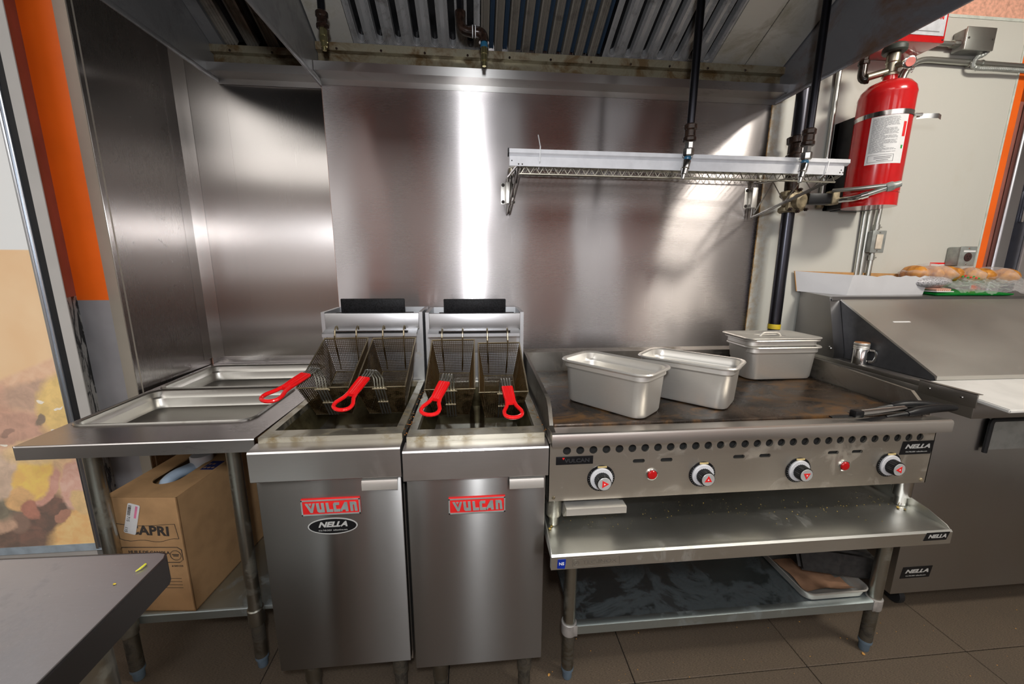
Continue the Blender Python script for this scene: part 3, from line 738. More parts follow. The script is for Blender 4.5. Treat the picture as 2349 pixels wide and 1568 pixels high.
box(bm, 1.572, 1.660, -.142, -.118, 1.628, 1.712, bev=.012); lathe(bm, [(.034, 0), (.032, .02), (.024, .026)], 18, to_axis((1.616, -.14, 1.668), (.2, -1, -.1)))
part('body', bm, VALVE_CAST, t)
for dx, dz in ((-.036, .036), (.0, .046), (.038, .036), (-.046, 0), (-.036, -.036), (.0, -.044), (.038, -.036)):
    bm = B(); lathe(bm, [(.008, 0), (.008, .007)], 6, to_axis((1.616 + dx, -.142, 1.670 + dz), (0, -1, 0))); lathe(bm, [(.004, 0), (.004, .014)], 8, to_axis((1.616 + dx, -.142, 1.670 + dz), (0, -1, 0)))
    part('bolt', bm, RUST_PIPE, t)
bm = B(); box(bm, 0, .095, -.022, .022, -.022, .022, bev=.004, m=Matrix.Translation((1.645, -.148, 1.676)) @ Matrix.Rotation(R(-8), 4, 'Z')); part('actuator_box', bm, BLACK_PLASTIC, t, label='black actuator box')
bm = B(); box(bm, .095, .125, -.026, .022, -.024, .034, bev=.004, m=Matrix.Translation((1.645, -.148, 1.676)) @ Matrix.Rotation(R(-8), 4, 'Z')); part('end_block', bm, VALVE_CAST, t)
t = thing('conduit_arm', 'bent grey conduit running from the gas valve out in front of the red tank', 'conduit', (1.77, -0.2, 1.67))
bm = B(); tube(bm, [(1.762, -.172, 1.668), (1.766, -.20, 1.668)] + arc((1.767, -.215, 1.668), (1.768, -.262, 1.664), (1.782, -.275, 1.672), 5), .0115, 12); part('elbow', bm, CHROME, t)
bm = B(); tube(bm, [(1.779, -.273, 1.671), (1.795, -.286, 1.677)], .0145, 12); part('collar', bm, CHROME, t)
bm = B(); tube(bm, [(1.790, -.283, 1.676), (1.838, -.325, 1.698)], .0105, 12); part('tube', bm, CONDUIT, t)
bm = B(); tube(bm, [(1.728, -.19, 1.706), (1.766, -.27, 1.702), (1.836, -.328, 1.706)], .0080, 12); part('tube', bm, CONDUIT, t)
bm = B(); lathe(bm, [(.016, 0), (.018, .006), (.018, .020), (.014, .026), (.012, .045)], 10, to_axis((1.832, -.322, 1.697), (.75, -.45, .25))); part('connector', bm, GREY_BOX, t)

# ------------------------------------------------------------------ wire wall shelf
t = thing('wire_shelf', 'wall-mounted wire shelf with a white label rail along its front edge', 'shelf', (0.95, -0.15, 1.75))
SX0, SX1, SYF, SYB = 0.316, 1.517, -0.455, -0.030
def sz(y): return 1.798 + (y - SYB) * 0.205      # the deck sags towards the front
RZ = 1.760
bm = B(); prism(bm, [(SYF - .004, RZ - .022), (SYF - .012, RZ - .024), (SYF - .013, RZ - .054), (SYF - .009, RZ - .054), (SYF - .004, RZ - .028)], 0, SX0, 1.500); part('label_rail', bm, ALU, t)
bm = B(); prism(bm, [(SYF, RZ), (SYF - .015, RZ - .002), (SYF - .016, RZ - .014), (SYF - .006, RZ - .022), (SYF, RZ - .022)], 0, SX0 - .001, SX1); part('top_rail', bm, ALU, t)
bm = B(); prism(bm, [(SYF + .001, RZ + .001), (SYF - .017, RZ - .001), (SYF - .018, RZ - .015), (SYF - .007, RZ - .024), (SYF + .001, RZ - .024)], 0, SX0 - .005, SX0 - .0012); part('end_cap', bm, BLACK_PLASTIC, t)
for x in (0.324, 1.490):
    bm = B(); lathe(bm, [(.0022, 0), (.0016, .0008)], 8, to_axis((x, SYF - .0128, RZ - .038), (0, -1, 0))); part('rail_screw', bm, BLACK_PLASTIC, t)
bm = B()
for yy in (SYF + .008, SYB):
    zt = sz(yy)
    for zz in (zt, zt - .026): tube(bm, [(SX0 + .035, yy, zz), (1.492, yy, zz)], .0030, 6)
    n = 36; pts = []
    for i in range(2 * n + 1):
        x = SX0 + .04 + (1.488 - SX0 - .04) * i / (2 * n); pts.append((x, yy, zt - .001 if i % 2 else zt - .025))
    tube(bm, pts, .0021, 5)
part('truss_wires', bm, SHELF_WIRE, t, stuff=True)
bm = B()
for i in range(46):
    x = SX0 + .045 + i * .0250; tube(bm, [(x, SYF + .006, sz(SYF) + .003), (x, SYB + .002, sz(SYB) + .003)], .0016, 5)
for yy in (-.15, -.24, -.34): tube(bm, [(SX0 + .035, yy, sz(yy)), (1.492, yy, sz(yy))], .0028, 6)
part('deck_wires', bm, SHELF_WIRE, t, stuff=True)
BRK = steel('dark_bracket_wire', (0.40, 0.39, 0.37), 0.26, grime=0.3)
def bracket(x, zb, name='bracket'):
    """cantilever arm of doubled wire with zigzag bracing, plus its wall plate"""
    bm = B(); zt, yf = 1.762, -.462
    for dx in (-.006, .006):
        tube(bm, [(x + dx, -.026, zb), (x + dx, -.026, zt)], .0034, 7)
        tube(bm, [(x + dx, -.026, zb + .001)] + [(x + dx, -.40, zb + .082)] + arc((x + dx, -.445, zb + .092), (x + dx, -.482, zb + .108), (x + dx, -.455, zb + .110), 5) + [(x + dx, -.03, zt - .002)], .0034, 7)
    zz = [(-.030, zb + .006), (-.135, zb + .139), (-.215, zb + .043), (-.300, zb + .124), (-.345, zb + .071), (-.40, zb + .113)]
    tube(bm, [(x, y, z) for y, z in zz], .0026, 6)
    br = part(name, bm, BRK, t)
    bm = B(); box(bm, x - .034, x - .012, -.0065, -.0050, zb + .045, zb + .135, bev=.0005); box(bm, x - .014, x + .012, -.032, -.0050, zb + .045, zb + .135, bev=.003); box(bm, x + .012, x + .030, -.0065, -.0050, zb + .045, zb + .135, bev=.0005)
    part('wall_plate', bm, PAN_STEEL, br)
    for dz in (.055, .125):
        for dx in (-.024, .022):
            bm = B(); lathe(bm, [(.0075, 0), (.0075, .002), (.004, .0025), (.004, .005)], 10, to_axis((x + dx, -.0065, zb + dz), (0, -1, 0))); part('bolt', bm, DARK_PRINT, br)
    bm = B(); lathe(bm, [(.011, 0), (.0125, .030), (.011, .032)], 14, Matrix.Translation((x + .010, -.034, 1.763))); part('sleeve', bm, RIM_STEEL, br)
bracket(0.352, 1.606); bracket(1.492, 1.608)
bm = B(); tube(bm, [(0.415, -.450, 1.702), (0.415, -.474, 1.720), (0.416, -.472, 1.765), (0.418, -.41, 1.818)], .0020, 5); part('cable_tie', bm, WHITE_PRINT, t)
bm = B(); tube(bm, [(1.425, -.455, 1.698), (1.428, -.473, 1.712), (1.434, -.473, 1.745), (1.432, -.462, 1.764)], .0018, 5); part('cable_tie', bm, WHITE_PRINT, t)

# ------------------------------------------------------------------ right wall: fire suppression tank and electrics
t = thing('fire_suppression_tank', 'large red fire suppression cylinder strapped to the white wall', 'fire extinguisher', (1.905, -0.175, 1.64))
TX, TY, TR = 1.905, -0.190, 0.093
bm = B(); lathe(bm, [(.080, 1.640), (TR, 1.640), (TR, 1.652), (TR - .001, 1.690), (TR + .0015, 1.693), (TR - .001, 1.697), (TR, 1.70), (TR, 2.070), (TR + .0012, 2.075), (.088, 2.098), (.072, 2.118), (.045, 2.130), (.028, 2.134)], 40, Matrix.Translation((TX, TY, 0)))
part('cylinder', bm, RED_PAINT, t)
bm = B(); lathe(bm, [(.024, 2.130), (.024, 2.158), (.027, 2.160)], 20, Matrix.Translation((TX, TY, 0))); part('neck', bm, RED_PAINT, t)
bm = B(); lathe(bm, [(.028, 2.152), (.028, 2.160), (.020, 2.166), (.020, 2.20), (.023, 2.204), (.023, 2.232), (.020, 2.24)], 18, Matrix.Translation((TX, TY, 0)))
cyl(bm, (TX, TY, 2.175), (TX - .075, TY + .03, 2.158), .013, .015, 12); cyl(bm, (TX, TY, 2.19), (TX + .01, TY - .05, 2.182), .012, .012, 12)
va = part('valve_head', bm, steel('dull_valve', (0.45, 0.42, 0.33), 0.35, grime=0.4), t)
bm = B(); lathe(bm, [(.020, 0), (.022, .004), (.022, .012), (.018, .014)], 20, to_axis((TX + .012, TY - .052, 2.182), (-.35, -1, -.25))); part('gauge', bm, CHROME, va)
bm = B(); lathe(bm, [(.0165, 0), (.0160, .001)], 20, to_axis((TX + .0075, TY - .066, 2.1785), (-.35, -1, -.25))); part('gauge_face', bm, plain('pink_gauge', (0.75, 0.22, 0.18), 0.35), va)
bm = B(); lathe(bm, [(.036, 2.238), (.040, 2.243), (.040, 2.258), (.036, 2.264)], 24, Matrix.Translation((TX, TY, 0))); part('dark_collar', bm, plain('dark_green_collar', (0.05, 0.06, 0.05), 0.5), t)
def curved_label(a0, a1, z0, z1, rr, n=12):
    bm = B(); lo, hi = [], []
    for i in range(n + 1):
        a = R(a0 + (a1 - a0) * i / n)
        for L, z in ((lo, z0), (hi, z1)): L.append(bm.verts.new((TX + rr * math.cos(a), TY + rr * math.sin(a), z)))
    for i in range(n): bm.faces.new((lo[i], lo[i + 1], hi[i + 1], hi[i]))
    return bm
lab = part('paper_label', curved_label(-158, -82, 1.800, 1.982, TR + .0008), WHITE_PRINT, t, label='white instruction label with grey print')
random.seed(9)
bm = B()
z = 1.974
while z > 1.842:
    blk = random.random() < .2
    a = -154
    while a < -104:
        wd = random.uniform(3, 11); b2 = min(a + wd, -101)
        if not (blk and a > -130):
            q = [((TX + (TR + .0014) * math.cos(R(x))), (TY + (TR + .0014) * math.sin(R(x))), zz) for x, zz in ((a, z), (b2, z), (b2, z - .0013), (a, z - .0013))]
            bm.faces.new([bm.verts.new(p) for p in q])
        a = b2 + 1.2
    z -= .0040
part('label_text', bm, GREY_PRINT, lab, stuff=True)
bm = B()
for a0, a1, z0, z1 in ((-153, -103, 1.834, 1.835), (-153, -103, 1.808, 1.809), (-153, -152.2, 1.808, 1.835), (-103.8, -103, 1.808, 1.835), (-141, -107, 1.826, 1.828), (-141, -109, 1.820, 1.822), (-136, -113, 1.813, 1.815)):
    b2 = curved_label(a0, a1, z0, z1, TR + .0014, 8); me = bpy.data.meshes.new('x'); b2.to_mesh(me); b2.free(); bm.from_mesh(me); bpy.data.meshes.remove(me)
part('label_frame', bm, GREY_PRINT, lab)
part('label_mark', curved_label(-92, -85, 1.900, 1.955, TR + .0014, 3), RED_FLAT, lab, label='red emblem at the label edge')
part('label_mark', curved_label(-90, -86, 1.855, 1.868, TR + .0014, 3), GREEN_TRAY, lab, label='small green mark')
bm = B(); pts = [(TX + (TR + .002) * math.cos(R(a)), TY + (TR + .002) * math.sin(R(a)), 1.992) for a in range(-215, 36, 8)]
lo = [bm.verts.new((x, y, z - .009)) for x, y, z in pts]; hi = [bm.verts.new((x, y, z + .009)) for x, y, z in pts]
for i in range(len(pts) - 1): bm.faces.new((lo[i], lo[i + 1], hi[i + 1], hi[i]))
st = part('strap', bm, CHROME, t)
bm = B(); sheet(bm, [(TX + .090, TY - .055), (TX + .12, TY - .070), (TX + .165, TY - .075), (TX + .195, TY - .06)], 2, 1.978, 1.996, .0015); part('strap_end', bm, CHROME, st)
bm = B(); tube(bm, [(TX + .075, TY - .062, 1.992), (TX + .100, TY - .066, 1.992)], .006, 8); part('strap_bolt', bm, CHROME, st)
bm = B(); box(bm, 1.862, 2.02, -.030, -.004, 1.648, 2.03, bev=.002); box(bm, 1.862, 1.885, -.11, -.004, 1.648, 2.03, bev=.002); box(bm, 1.90, 2.045, -.11, -.004, 1.645, 1.660, bev=.002)
part('mounting_bracket', bm, BLACK, t, label='black wall bracket behind the cylinder')
t = thing('iron_elbow_pipe', 'short greasy iron pipe with an elbow coming down beside the red tank valve', 'pipe', (1.82, -0.14, 2.16))
bm = B(); cyl(bm, (1.826, -.140, 2.50), (1.826, -.140, 2.26), .013, n=12); part('pipe', bm, RUST_PIPE, t)
bm = B(); lathe(bm, [(.016, 0), (.020, .004), (.020, .016), (.016, .02), (.016, .04), (.020, .044), (.020, .056), (.014, .06)], 8, Matrix.Translation((1.826, -.140, 2.21))); part('union', bm, RUST_PIPE, t)
bm = B(); tube(bm, [(1.826, -.140, 2.215)] + arc((1.826, -.140, 2.18), (1.826, -.142, 2.150), (1.845, -.155, 2.154), 5), [.016] * 7, 12); part('elbow', bm, RUST_PIPE, t)
t = thing('control_box', 'red metal suppression control box with a white panel, half hidden behind the hood end', 'control box', (2.03, -0.09, 2.30))
bm = B(); box(bm, 1.86, 2.155, -.16, -.004, 2.30, 2.72, bev=.006); part('case', bm, RED_PAINT, t)
bm = B(); box(bm, 1.875, 2.143, -.1625, -.16, 2.325, 2.70, bev=.001); fp = part('front_plate', bm, plain('pale_plate', (0.66, 0.68, 0.72), 0.4), t)
letters('ION', .021, facing(2.110, -.1632, 2.392), RED_FLAT, fp, align='CENTER', bold=.0008)
bm = B(); box(bm, 1.90, 2.12, -.1632, -.1625, 2.338, 2.341); part('small_print', bm, GREY_PRINT, fp)
for x in (1.873, 2.144):
    bm = B(); lathe(bm, [(.004, 0), (.003, .002)], 8, to_axis((x, -.16, 2.312), (0, -1, 0))); part('screw', bm, DARK_PRINT, t)
t = thing('pull_tag', 'chain and hanging metal clips under the red control box', 'chain', (2.17, -0.05, 2.27))
for i in range(7):
    bm = B(); a = PI / 2 * (i % 2); c = Vector((2.150 + (.004 if i % 2 else 0), -.05, 2.305 - i * .010))
    pts = [c + Vector((math.cos(q) * .004 * math.cos(a), math.cos(q) * .004 * math.sin(a), math.sin(q) * .007)) for q in [2 * PI * k / 10 for k in range(10)]]
    tube(bm, pts, .0013, 5, closed=True); part('chain_link', bm, CHROME, t)
bm = B(); lathe(bm, [(.024, 0), (.026, .002), (.026, .022), (.022, .026)], 16, to_axis((2.205, -.028, 2.425), (-.2, -1, -.1))); part('seal_disc', bm, CHROME, t)
bm = B(); box(bm, 2.162, 2.186, -.052, -.046, 2.35, 2.415, bev=.001); part('black_tag', bm, BLACK_PLASTIC, t)

t = thing('junction_box', 'grey metal junction box with a blank lid, high on the white wall', 'junction box', (2.44, -0.03, 2.34))
bm = B(); box(bm, 2.375, 2.515, -.055, -.004, 2.340, 2.425, bev=.006); part('body', bm, GREY_BOX, t)
bm = B(); box(bm, 2.372, 2.518, -.062, -.055, 2.336, 2.428, bev=.003); part('lid', bm, CONDUIT, t)
for x, z in ((2.385, 2.382), (2.505, 2.382)):
    bm = B(); lathe(bm, [(.005, 0), (.004, .002)], 8, to_axis((x, -.062, z), (0, -1, 0))); part('screw', bm, DARK_PRINT, t)
t = thing('upper_conduit', 'short straight conduit between the red control box and the grey junction box', 'conduit', (2.26, -0.03, 2.37))
bm = B(); tube(bm, [(2.155, -.03, 2.370), (2.36, -.03, 2.370)], .0105, 12); part('tube', bm, CONDUIT, t)
bm = B(); tube(bm, [(2.345, -.03, 2.370), (2.376, -.03, 2.370)], .0155, 10); part('connector', bm, CONDUIT, t)
t = thing('long_conduit', 'long horizontal conduit that bends down behind the red tank', 'conduit', (2.4, -0.025, 2.30))
bm = B(); tube(bm, [(2.125, -.022, 2.06), (2.135, -.022, 2.19)] + arc((2.140, -.022, 2.22), (2.160, -.022, 2.306), (2.260, -.022, 2.307), 8) + [(2.79, -.022, 2.300)], .0125, 12); part('tube', bm, CONDUIT, t)
for x in (2.455, 2.52):
    bm = B(); tube(bm, [(x, -.022, 2.302), (x + .004, -.022, 2.302)], .0165, 10); part('clip', bm, CONDUIT, t)
bm = B(); pts = arc((2.515, -.045, 2.345), (2.508, -.04, 2.326), (2.480, -.035, 2.322), 4) + arc((2.462, -.04, 2.305), (2.446, -.04, 2.272), (2.50, -.04, 2.274), 6) + [(2.62, -.04, 2.277), (2.79, -.04, 2.276)]
rr = []; dense = []
for a, b2 in zip(pts, pts[1:]):
    a, b2 = Vector(a), Vector(b2); k = max(1, int((b2 - a).length / .0045))
    for i in range(k): dense.append(a.lerp(b2, i / k))
tube(bm, dense, [.0095 if i % 2 else .0078 for i in range(len(dense))], 8)
solo('flexible_conduit', bm, GREY_BOX, 'ribbed flexible metal conduit curling down from the junction box', 'conduit', (2.5, -.04, 2.28))
t = thing('upright_conduit', 'slim upright conduit on the white wall between gas pipe and red tank', 'conduit', (1.83, -0.02, 1.62))
bm = B(); tube(bm, [(1.829, -.018, 2.60), (1.834, -.018, 1.665)], .0105, 12); part('tube', bm, CONDUIT, t)
for z in (1.66, 1.69):
    bm = B(); tube(bm, [(1.8335, -.018, z), (1.8335, -.018, z + .02)], .0150, 10); part('connector', bm, VALVE_CAST, t)
t = thing('paired_conduit', 'two upright conduits below the red tank, one ending in the switch box', 'conduit', (2.11, -0.02, 1.27))
bm = B(); tube(bm, [(2.073, -.016, 1.70), (2.082, -.016, 1.27)], .0105, 12); part('tube', bm, CONDUIT, t)
bm = B(); tube(bm, [(2.100, -.016, 1.70), (2.106, -.016, 1.27)], .0105, 12); part('tube', bm, CONDUIT, t)
bm = B(); tube(bm, [(2.137, -.030, 1.70), (2.132, -.030, 1.556)], .0105, 12); part('tube', bm, CONDUIT, t)
bm = B(); tube(bm, [(2.138, -.028, 1.456), (2.134, -.028, 1.27)], .0105, 12); part('tube', bm, CONDUIT, t)
for z in (1.575, 1.432):
    bm = B(); tube(bm, [(2.134, -.030, z - .012), (2.134, -.030, z + .012)], .0145, 10); tube(bm, [(2.134, -.03, z), (2.158, -.034, z)], .003, 6); part('connector', bm, CONDUIT, t)
def wall_box(name, label, cat, x0, x1, z0, z1, dep):
    t = thing(name, label, cat, ((x0 + x1) / 2, -.03, z0))
    bm = B(); box(bm, x0, x1, -dep, -.004, z0, z1, bev=.006); part('body', bm, GREY_BOX, t)
    bm = B(); box(bm, x0 - .002, x1 + .002, -dep - .005, -dep, z0 - .002, z1 + .002, bev=.003); c = part('cover', bm, GREY_BOX, t)
    for z in (z0 + .008, z1 - .008):
        bm = B(); lathe(bm, [(.004, 0), (.003, .002)], 8, to_axis(((x0 + x1) / 2, -dep - .005, z), (0, -1, 0))); part('screw', bm, CHROME, c)
    return t, c
t, c = wall_box('switch_box', 'grey surface-mounted switch box with a cream rocker, below the red tank', 'switch', 2.098, 2.166, 1.456, 1.556, .050)
bm = B(); box(bm, 2.115, 2.149, -.060, -.055, 1.472, 1.540, bev=.002); part('rocker', bm, CREAM_PLASTIC, t, label='cream rocker switch')
t, c = wall_box('outlet_box', 'grey surface-mounted power outlet box above the bread, near the orange strip', 'outlet', 2.575, 2.66, 1.395, 1.486, .060)
bm = B(); lathe(bm, [(.021, 0), (.021, .002), (.018, .003)], 24, to_axis((2.618, -.065, 1.437), (0, -1, 0))); so = part('socket', bm, plain('brown_socket', (0.05, 0.02, 0.018), 0.4), t)
for dx, dz in ((-.007, .004), (.007, .004), (0, -.009)):
    bm = B(); box(bm, 2.618 + dx - .0015, 2.618 + dx + .0015, -.0686, -.0675, 1.437 + dz - .004, 1.437 + dz + .004); part('slot', bm, DARK, so)
bm = B(); box(bm, 2.590, 2.655, -.0657, -.065, 1.461, 1.469); part('tape_label', bm, WHITE_PRINT, t, label='white label strip')
t = thing('notice_sticker', 'small red warning strip on the white wall just behind the bread bags', 'sign', (2.55, -.004, 1.385))
bm = B(); box(bm, 2.495, 2.60, -.0055, -.0036, 1.375, 1.410); part('backing', bm, RED_FLAT, t)
bm = B(); box(bm, 2.500, 2.595, -.0060, -.0054, 1.392, 1.402); part('print_line', bm, WHITE_PRINT, t)

t = thing('refrigerator', 'tall steel refrigerator front in the alcove at the right edge, beyond the orange strip', 'refrigerator', (3.4, .45, 0))
FY0 = .06
bm = B(); box(bm, 2.872, 3.95, FY0 + .02, .85, .12, 2.20, bev=.004); part('cabinet', bm, ORANGE_RETURN, t, label='brownish cabinet side edge')
bm = B(); box(bm, 2.935, 3.010, FY0 - .012, FY0 + .02, .14, 2.195, bev=.012, seg=4); part('corner_post', bm, steel('post_steel', (0.5, 0.5, 0.52), 0.30, smudge=.02), t)
bm = B(); box(bm, 3.010, 3.105, FY0 + .004, FY0 + .02, .14, 2.19, bev=.006); part('door_recess', bm, plain('dark_blue_recess', (0.03, 0.033, 0.05), 0.3, metal=.5), t, label='dark recessed door edge')
bm = B(); box(bm, 3.105, 3.90, FY0 - .006, FY0 + .02, .14, 2.185, bev=.008); part('door', bm, steel('fridge_steel', (0.62, 0.60, 0.60), 0.36, smudge=0.04), t)
bm = B(); box(bm, 3.045, 3.058, FY0 - .010, FY0 + .004, 1.62, 1.78, bev=.003); part('hinge_pin', bm, CHROME, t)

# ------------------------------------------------------------------ logos and stickers
VUL = [[(0, 2.4), (.75, 2.4), (1.65, .9), (2.2, 2.4), (2.9, 2.4), (2.1, 0), (1.45, 0)], [(1.05, 2.38), (1.9, 2.38), (1.5, 1.75)],
       [(3.2, 2.4), (4.0, 2.4), (4.2, .75), (4.75, .75), (4.6, 2.4), (5.4, 2.4), (5.6, 0), (3.9, 0), (3.45, .35)],
       [(6.0, 2.4), (6.75, 2.4), (6.95, .65), (8.05, .65), (8.05, 0), (6.2, 0)],
       [(8.1, 2.05), (8.45, 2.4), (9.95, 2.4), (9.9, 1.75), (8.9, 1.75), (9.0, .65), (10.2, .65), (10.4, 0), (8.3, 0)],
       [(10.2, .5), (11.45, 2.4), (12.25, 2.4), (12.5, 0), (11.7, 0), (11.65, .5), (10.95, .5), (10.6, 0), (10.2, 0)],
       [(13, 2.4), (14.6, 2.4), (14.95, 2.1), (15.2, 0), (14.4, 0), (14.25, 1.7), (13.85, 1.7), (13.95, 0), (13.15, 0)]]
def vulcan_badge(door, xc, y, z0):
    """cast red nameplate 158 x 50 mm with a raised pale border and letters"""
    w, h = .158, .050
    bm = B(); box(bm, xc - w / 2, xc + w / 2, y - .006, y, z0, z0 + h, bev=.001); bd = part('badge', bm, RED_FLAT, door)
    bm = B()
    for a in ((xc - w / 2, xc + w / 2, z0, z0 + .0035), (xc - w / 2, xc + w / 2, z0 + h - .0065, z0 + h - .003), (xc - w / 2, xc - w / 2 + .0035, z0, z0 + h - .003), (xc + w / 2 - .0035, xc + w / 2, z0, z0 + h - .003)):
        box(bm, a[0], a[1], y - .0078, y - .005, a[2], a[3])
    for pl in VUL:
        prism(bm, [(xc - w / 2 + .0105 + u * .0092, z0 + .0085 + v * .0118) for u, v in pl], 1, y - .0078, y - .005)
    part('badge_lettering', bm, PALE_METAL, door)
def nella_plate(parent, xc, y, zc, w, h, skew=0.12, oval=False, rz=0, small=True):
    n = 40; bm = B()
    if oval:
        prism(bm, [(xc + w / 2 * math.cos(2 * PI * i / n), zc + h / 2 * math.sin(2 * PI * i / n)) for i in range(n)], 1, y - .0008, y)
        p = part('sticker_rim', bm, SILVER_PRINT, parent)
        bm = B(); prism(bm, [(xc + (w / 2 - .0035) * math.cos(2 * PI * i / n), zc + (h / 2 - .0035) * math.sin(2 * PI * i / n)) for i in range(n)], 1, y - .0012, y - .0004)
        p = part('sticker', bm, BLACK_PLASTIC, parent, label='black oval sticker with a silver rim')
    else:
        bm = B(); prism(bm, [(xc - w / 2 + u * w + (v - .5) * skew * h, zc + (v - .5) * h) for u, v in ((0, 0), (1, 0), (1, 1), (0, 1))], 1, y - .0010, y)
        p = part('sticker', bm, BLACK_PLASTIC, parent, label='black rectangular sticker')
    s = h * (.42 if small else .6)
    letters('NELLA', s, facing(xc + .004 * 0, y - .0016, zc + h * (.10 if small else .02)), SILVER_PRINT, parent, 'sticker_lettering', bold=s * .045, shear=.32, spacing=1.0, extrude=.0002, squash=w * (.60 if oval else .82) / (s * 3.05))
    if small:
        letters('416-740-2424  nellaonline.com', h * .13, facing(xc, y - .0014, zc - h * (.24 if oval else .30)), SILVER_PRINT, parent, 'sticker_small_print', extrude=.0002, squash=w * (.72 if oval else .86) / (h * .13 * 15.5))

# ------------------------------------------------------------------ deep fryers
def make_fryer(x0, dy, label, sticker):
    W = .394; x1 = x0 + W; y = lambda v: v + dy
    t = thing('deep_fryer', label, 'fryer', (x0 + W / 2, y(-.5), 0))
    bm = B(); box(bm, x0 + .002, x1 - .002, y(-.800), y(-.06), .16, .775); box(bm, x0 + .002, x0 + .005, y(-.80), y(-.06), .77, .9015); box(bm, x1 - .005, x1 - .002, y(-.80), y(-.06), .77, .9015); part('cabinet', bm, EDGE_STEEL, t)
    bm = B(); box(bm, x0 + .004, x1 - .004, y(-.826), y(-.802), .182, .806, bev=.003); door = part('door', bm, DOOR_STEEL, t)
    bm = B(); sheet(bm, [(y(-.822), .810), (y(-.842), .808), (y(-.845), .800), (y(-.845), .780)], 0, x1 - .108, x1 - .012, .002); part('door_handle', bm, PAN_STEEL, door)
    vulcan_badge(door, x0 + .196, y(-.826), .704)
    if sticker: nella_plate(door, x0 + .194, y(-.826), .664, .136, .052, oval=True)
    bm = B()
    prism(bm, [(y(-.800), .814), (y(-.840), .814), (y(-.844), .818), (y(-.844), .898), (y(-.841), .9025), (y(-.795), .906), (y(-.78), .900)], 0, x0, x1)
    part('front_apron', bm, APRON_STEEL, t)
    # rim around the open tank
    bm = B(); rx0, rx1, ry0, ry1 = x0 + .003, x1 - .003, y(-.790), y(-.262); ix0, ix1, iy0, iy1 = x0 + .026, x1 - .026, y(-.742), y(-.285)
    O = [(rx0, ry0), (rx1, ry0), (rx1, ry1), (rx0, ry1)]; I = [(ix0, iy0), (ix1, iy0), (ix1, iy1), (ix0, iy1)]
    def ring(P, z): return [bm.verts.new((p[0], p[1], z)) for p in P]
    a, b, c, d = ring(O, .902), ring(O, .920), ring(I, .920), ring(I, .898)
    for p, q in ((a, b), (b, c), (c, d)):
        for i in range(4): bm.faces.new((p[i], p[(i + 1) % 4], q[(i + 1) % 4], q[i]))
    part('tank_rim', bm, RIM_STEEL, t)
    bm = B(); T = [(ix0, iy0), (ix1, iy0), (ix1, iy1), (ix0, iy1)]; Bt = [(ix0 + .035, iy0 + .045), (ix1 - .035, iy0 + .045), (ix1 - .035, iy1 - .01), (ix0 + .035, iy1 - .01)]
    u, v = ring(T, .900), ring(Bt, .790)
    for i in range(4): bm.faces.new((u[i], u[(i + 1) % 4], v[(i + 1) % 4], v[i]))
    bm.faces.new(v)
    tank = part('fry_tank', bm, TANK, t)
    bm = B(); box(bm, ix0 + .024, ix1 - .024, iy0 + .03, iy1 - .006, .818, .821); part('oil', bm, OIL, tank, label='dark frying oil')
    # flue riser behind the tank
    bm = B(); yf, yb = y(-.267), y(-.07)
    box(bm, x0 + .002, x0 + .016, yf, yb, .90, 1.203); box(bm, x1 - .016, x1 - .002, yf, yb, .90, 1.203); box(bm, x0 + .016, x1 - .016, yf + .012, yf + .014, .90, 1.196); box(bm, x0 + .016, x1 - .016, yb - .002, yb, .90, 1.203)
    part('flue_box', bm, FLUE_STEEL, t)
    bm = B(); box(bm, x0 + .016, x1 - .016, yf - .004, yf + .012, 1.134, 1.199, bev=.003); part('upper_flue_panel', bm, FLUE_STEEL, t)
    bm = B(); box(bm, x0 + .02, x1 - .02, yf + .014, yb - .002, 1.165, 1.170); part('flue_opening', bm, plain('pale_flue_inside', (0.35, 0.42, 0.46), 0.5), t)
    bm = B(); box(bm, x0 + .055, x1 - .04, yf + .018, yf + .03, 1.192, 1.2); box(bm, x0 + .073, x1 - .073, yf + .020, yf + .030, 1.196, 1.254, bev=.003); part('flue_deflector', bm, BLACK_SPECK, t, label='black upright heat deflector')
    bm = B(); sheet(bm, [(yf + .010, 1.140), (yf - .040, 1.124), (yf - .040, 1.112)], 0, x0 + .014, x1 - .022, .002); hg = part('basket_hanger', bm, FLUE_STEEL, t)
    bm = B(); box(bm, x0 + .055, x1 - .058, yf - .030, yf - .012, 1.1305, 1.1325, m=None); part('hanger_slot', bm, RUST_PIPE, hg)
    bm = B(); box(bm, x0 + .016, x1 - .03, yf + .004, yf + .011, 1.04, 1.128); part('lower_flue_panel', bm, EDGE_STEEL, t)
    for dx in (.07, W - .05):
        for yy in (-.77, -.12):
            bm = B(); lathe(bm, [(.014, .0), (.014, .02), (.020, .022), (.020, .085), (.024, .087), (.024, .160)], 18, Matrix.Translation((x0 + dx, y(yy), 0))); part('leg', bm, LEG_DIRTY_SHADED, t)  # dark metal stands in for the shade under the fryer
    return t
make_fryer(-.4035, .027, 'left deep fryer with a red nameplate and a black oval sticker on its door', True)
make_fryer(.0010, 0.0, 'right deep fryer, next to the griddle, door with only a red nameplate', False)

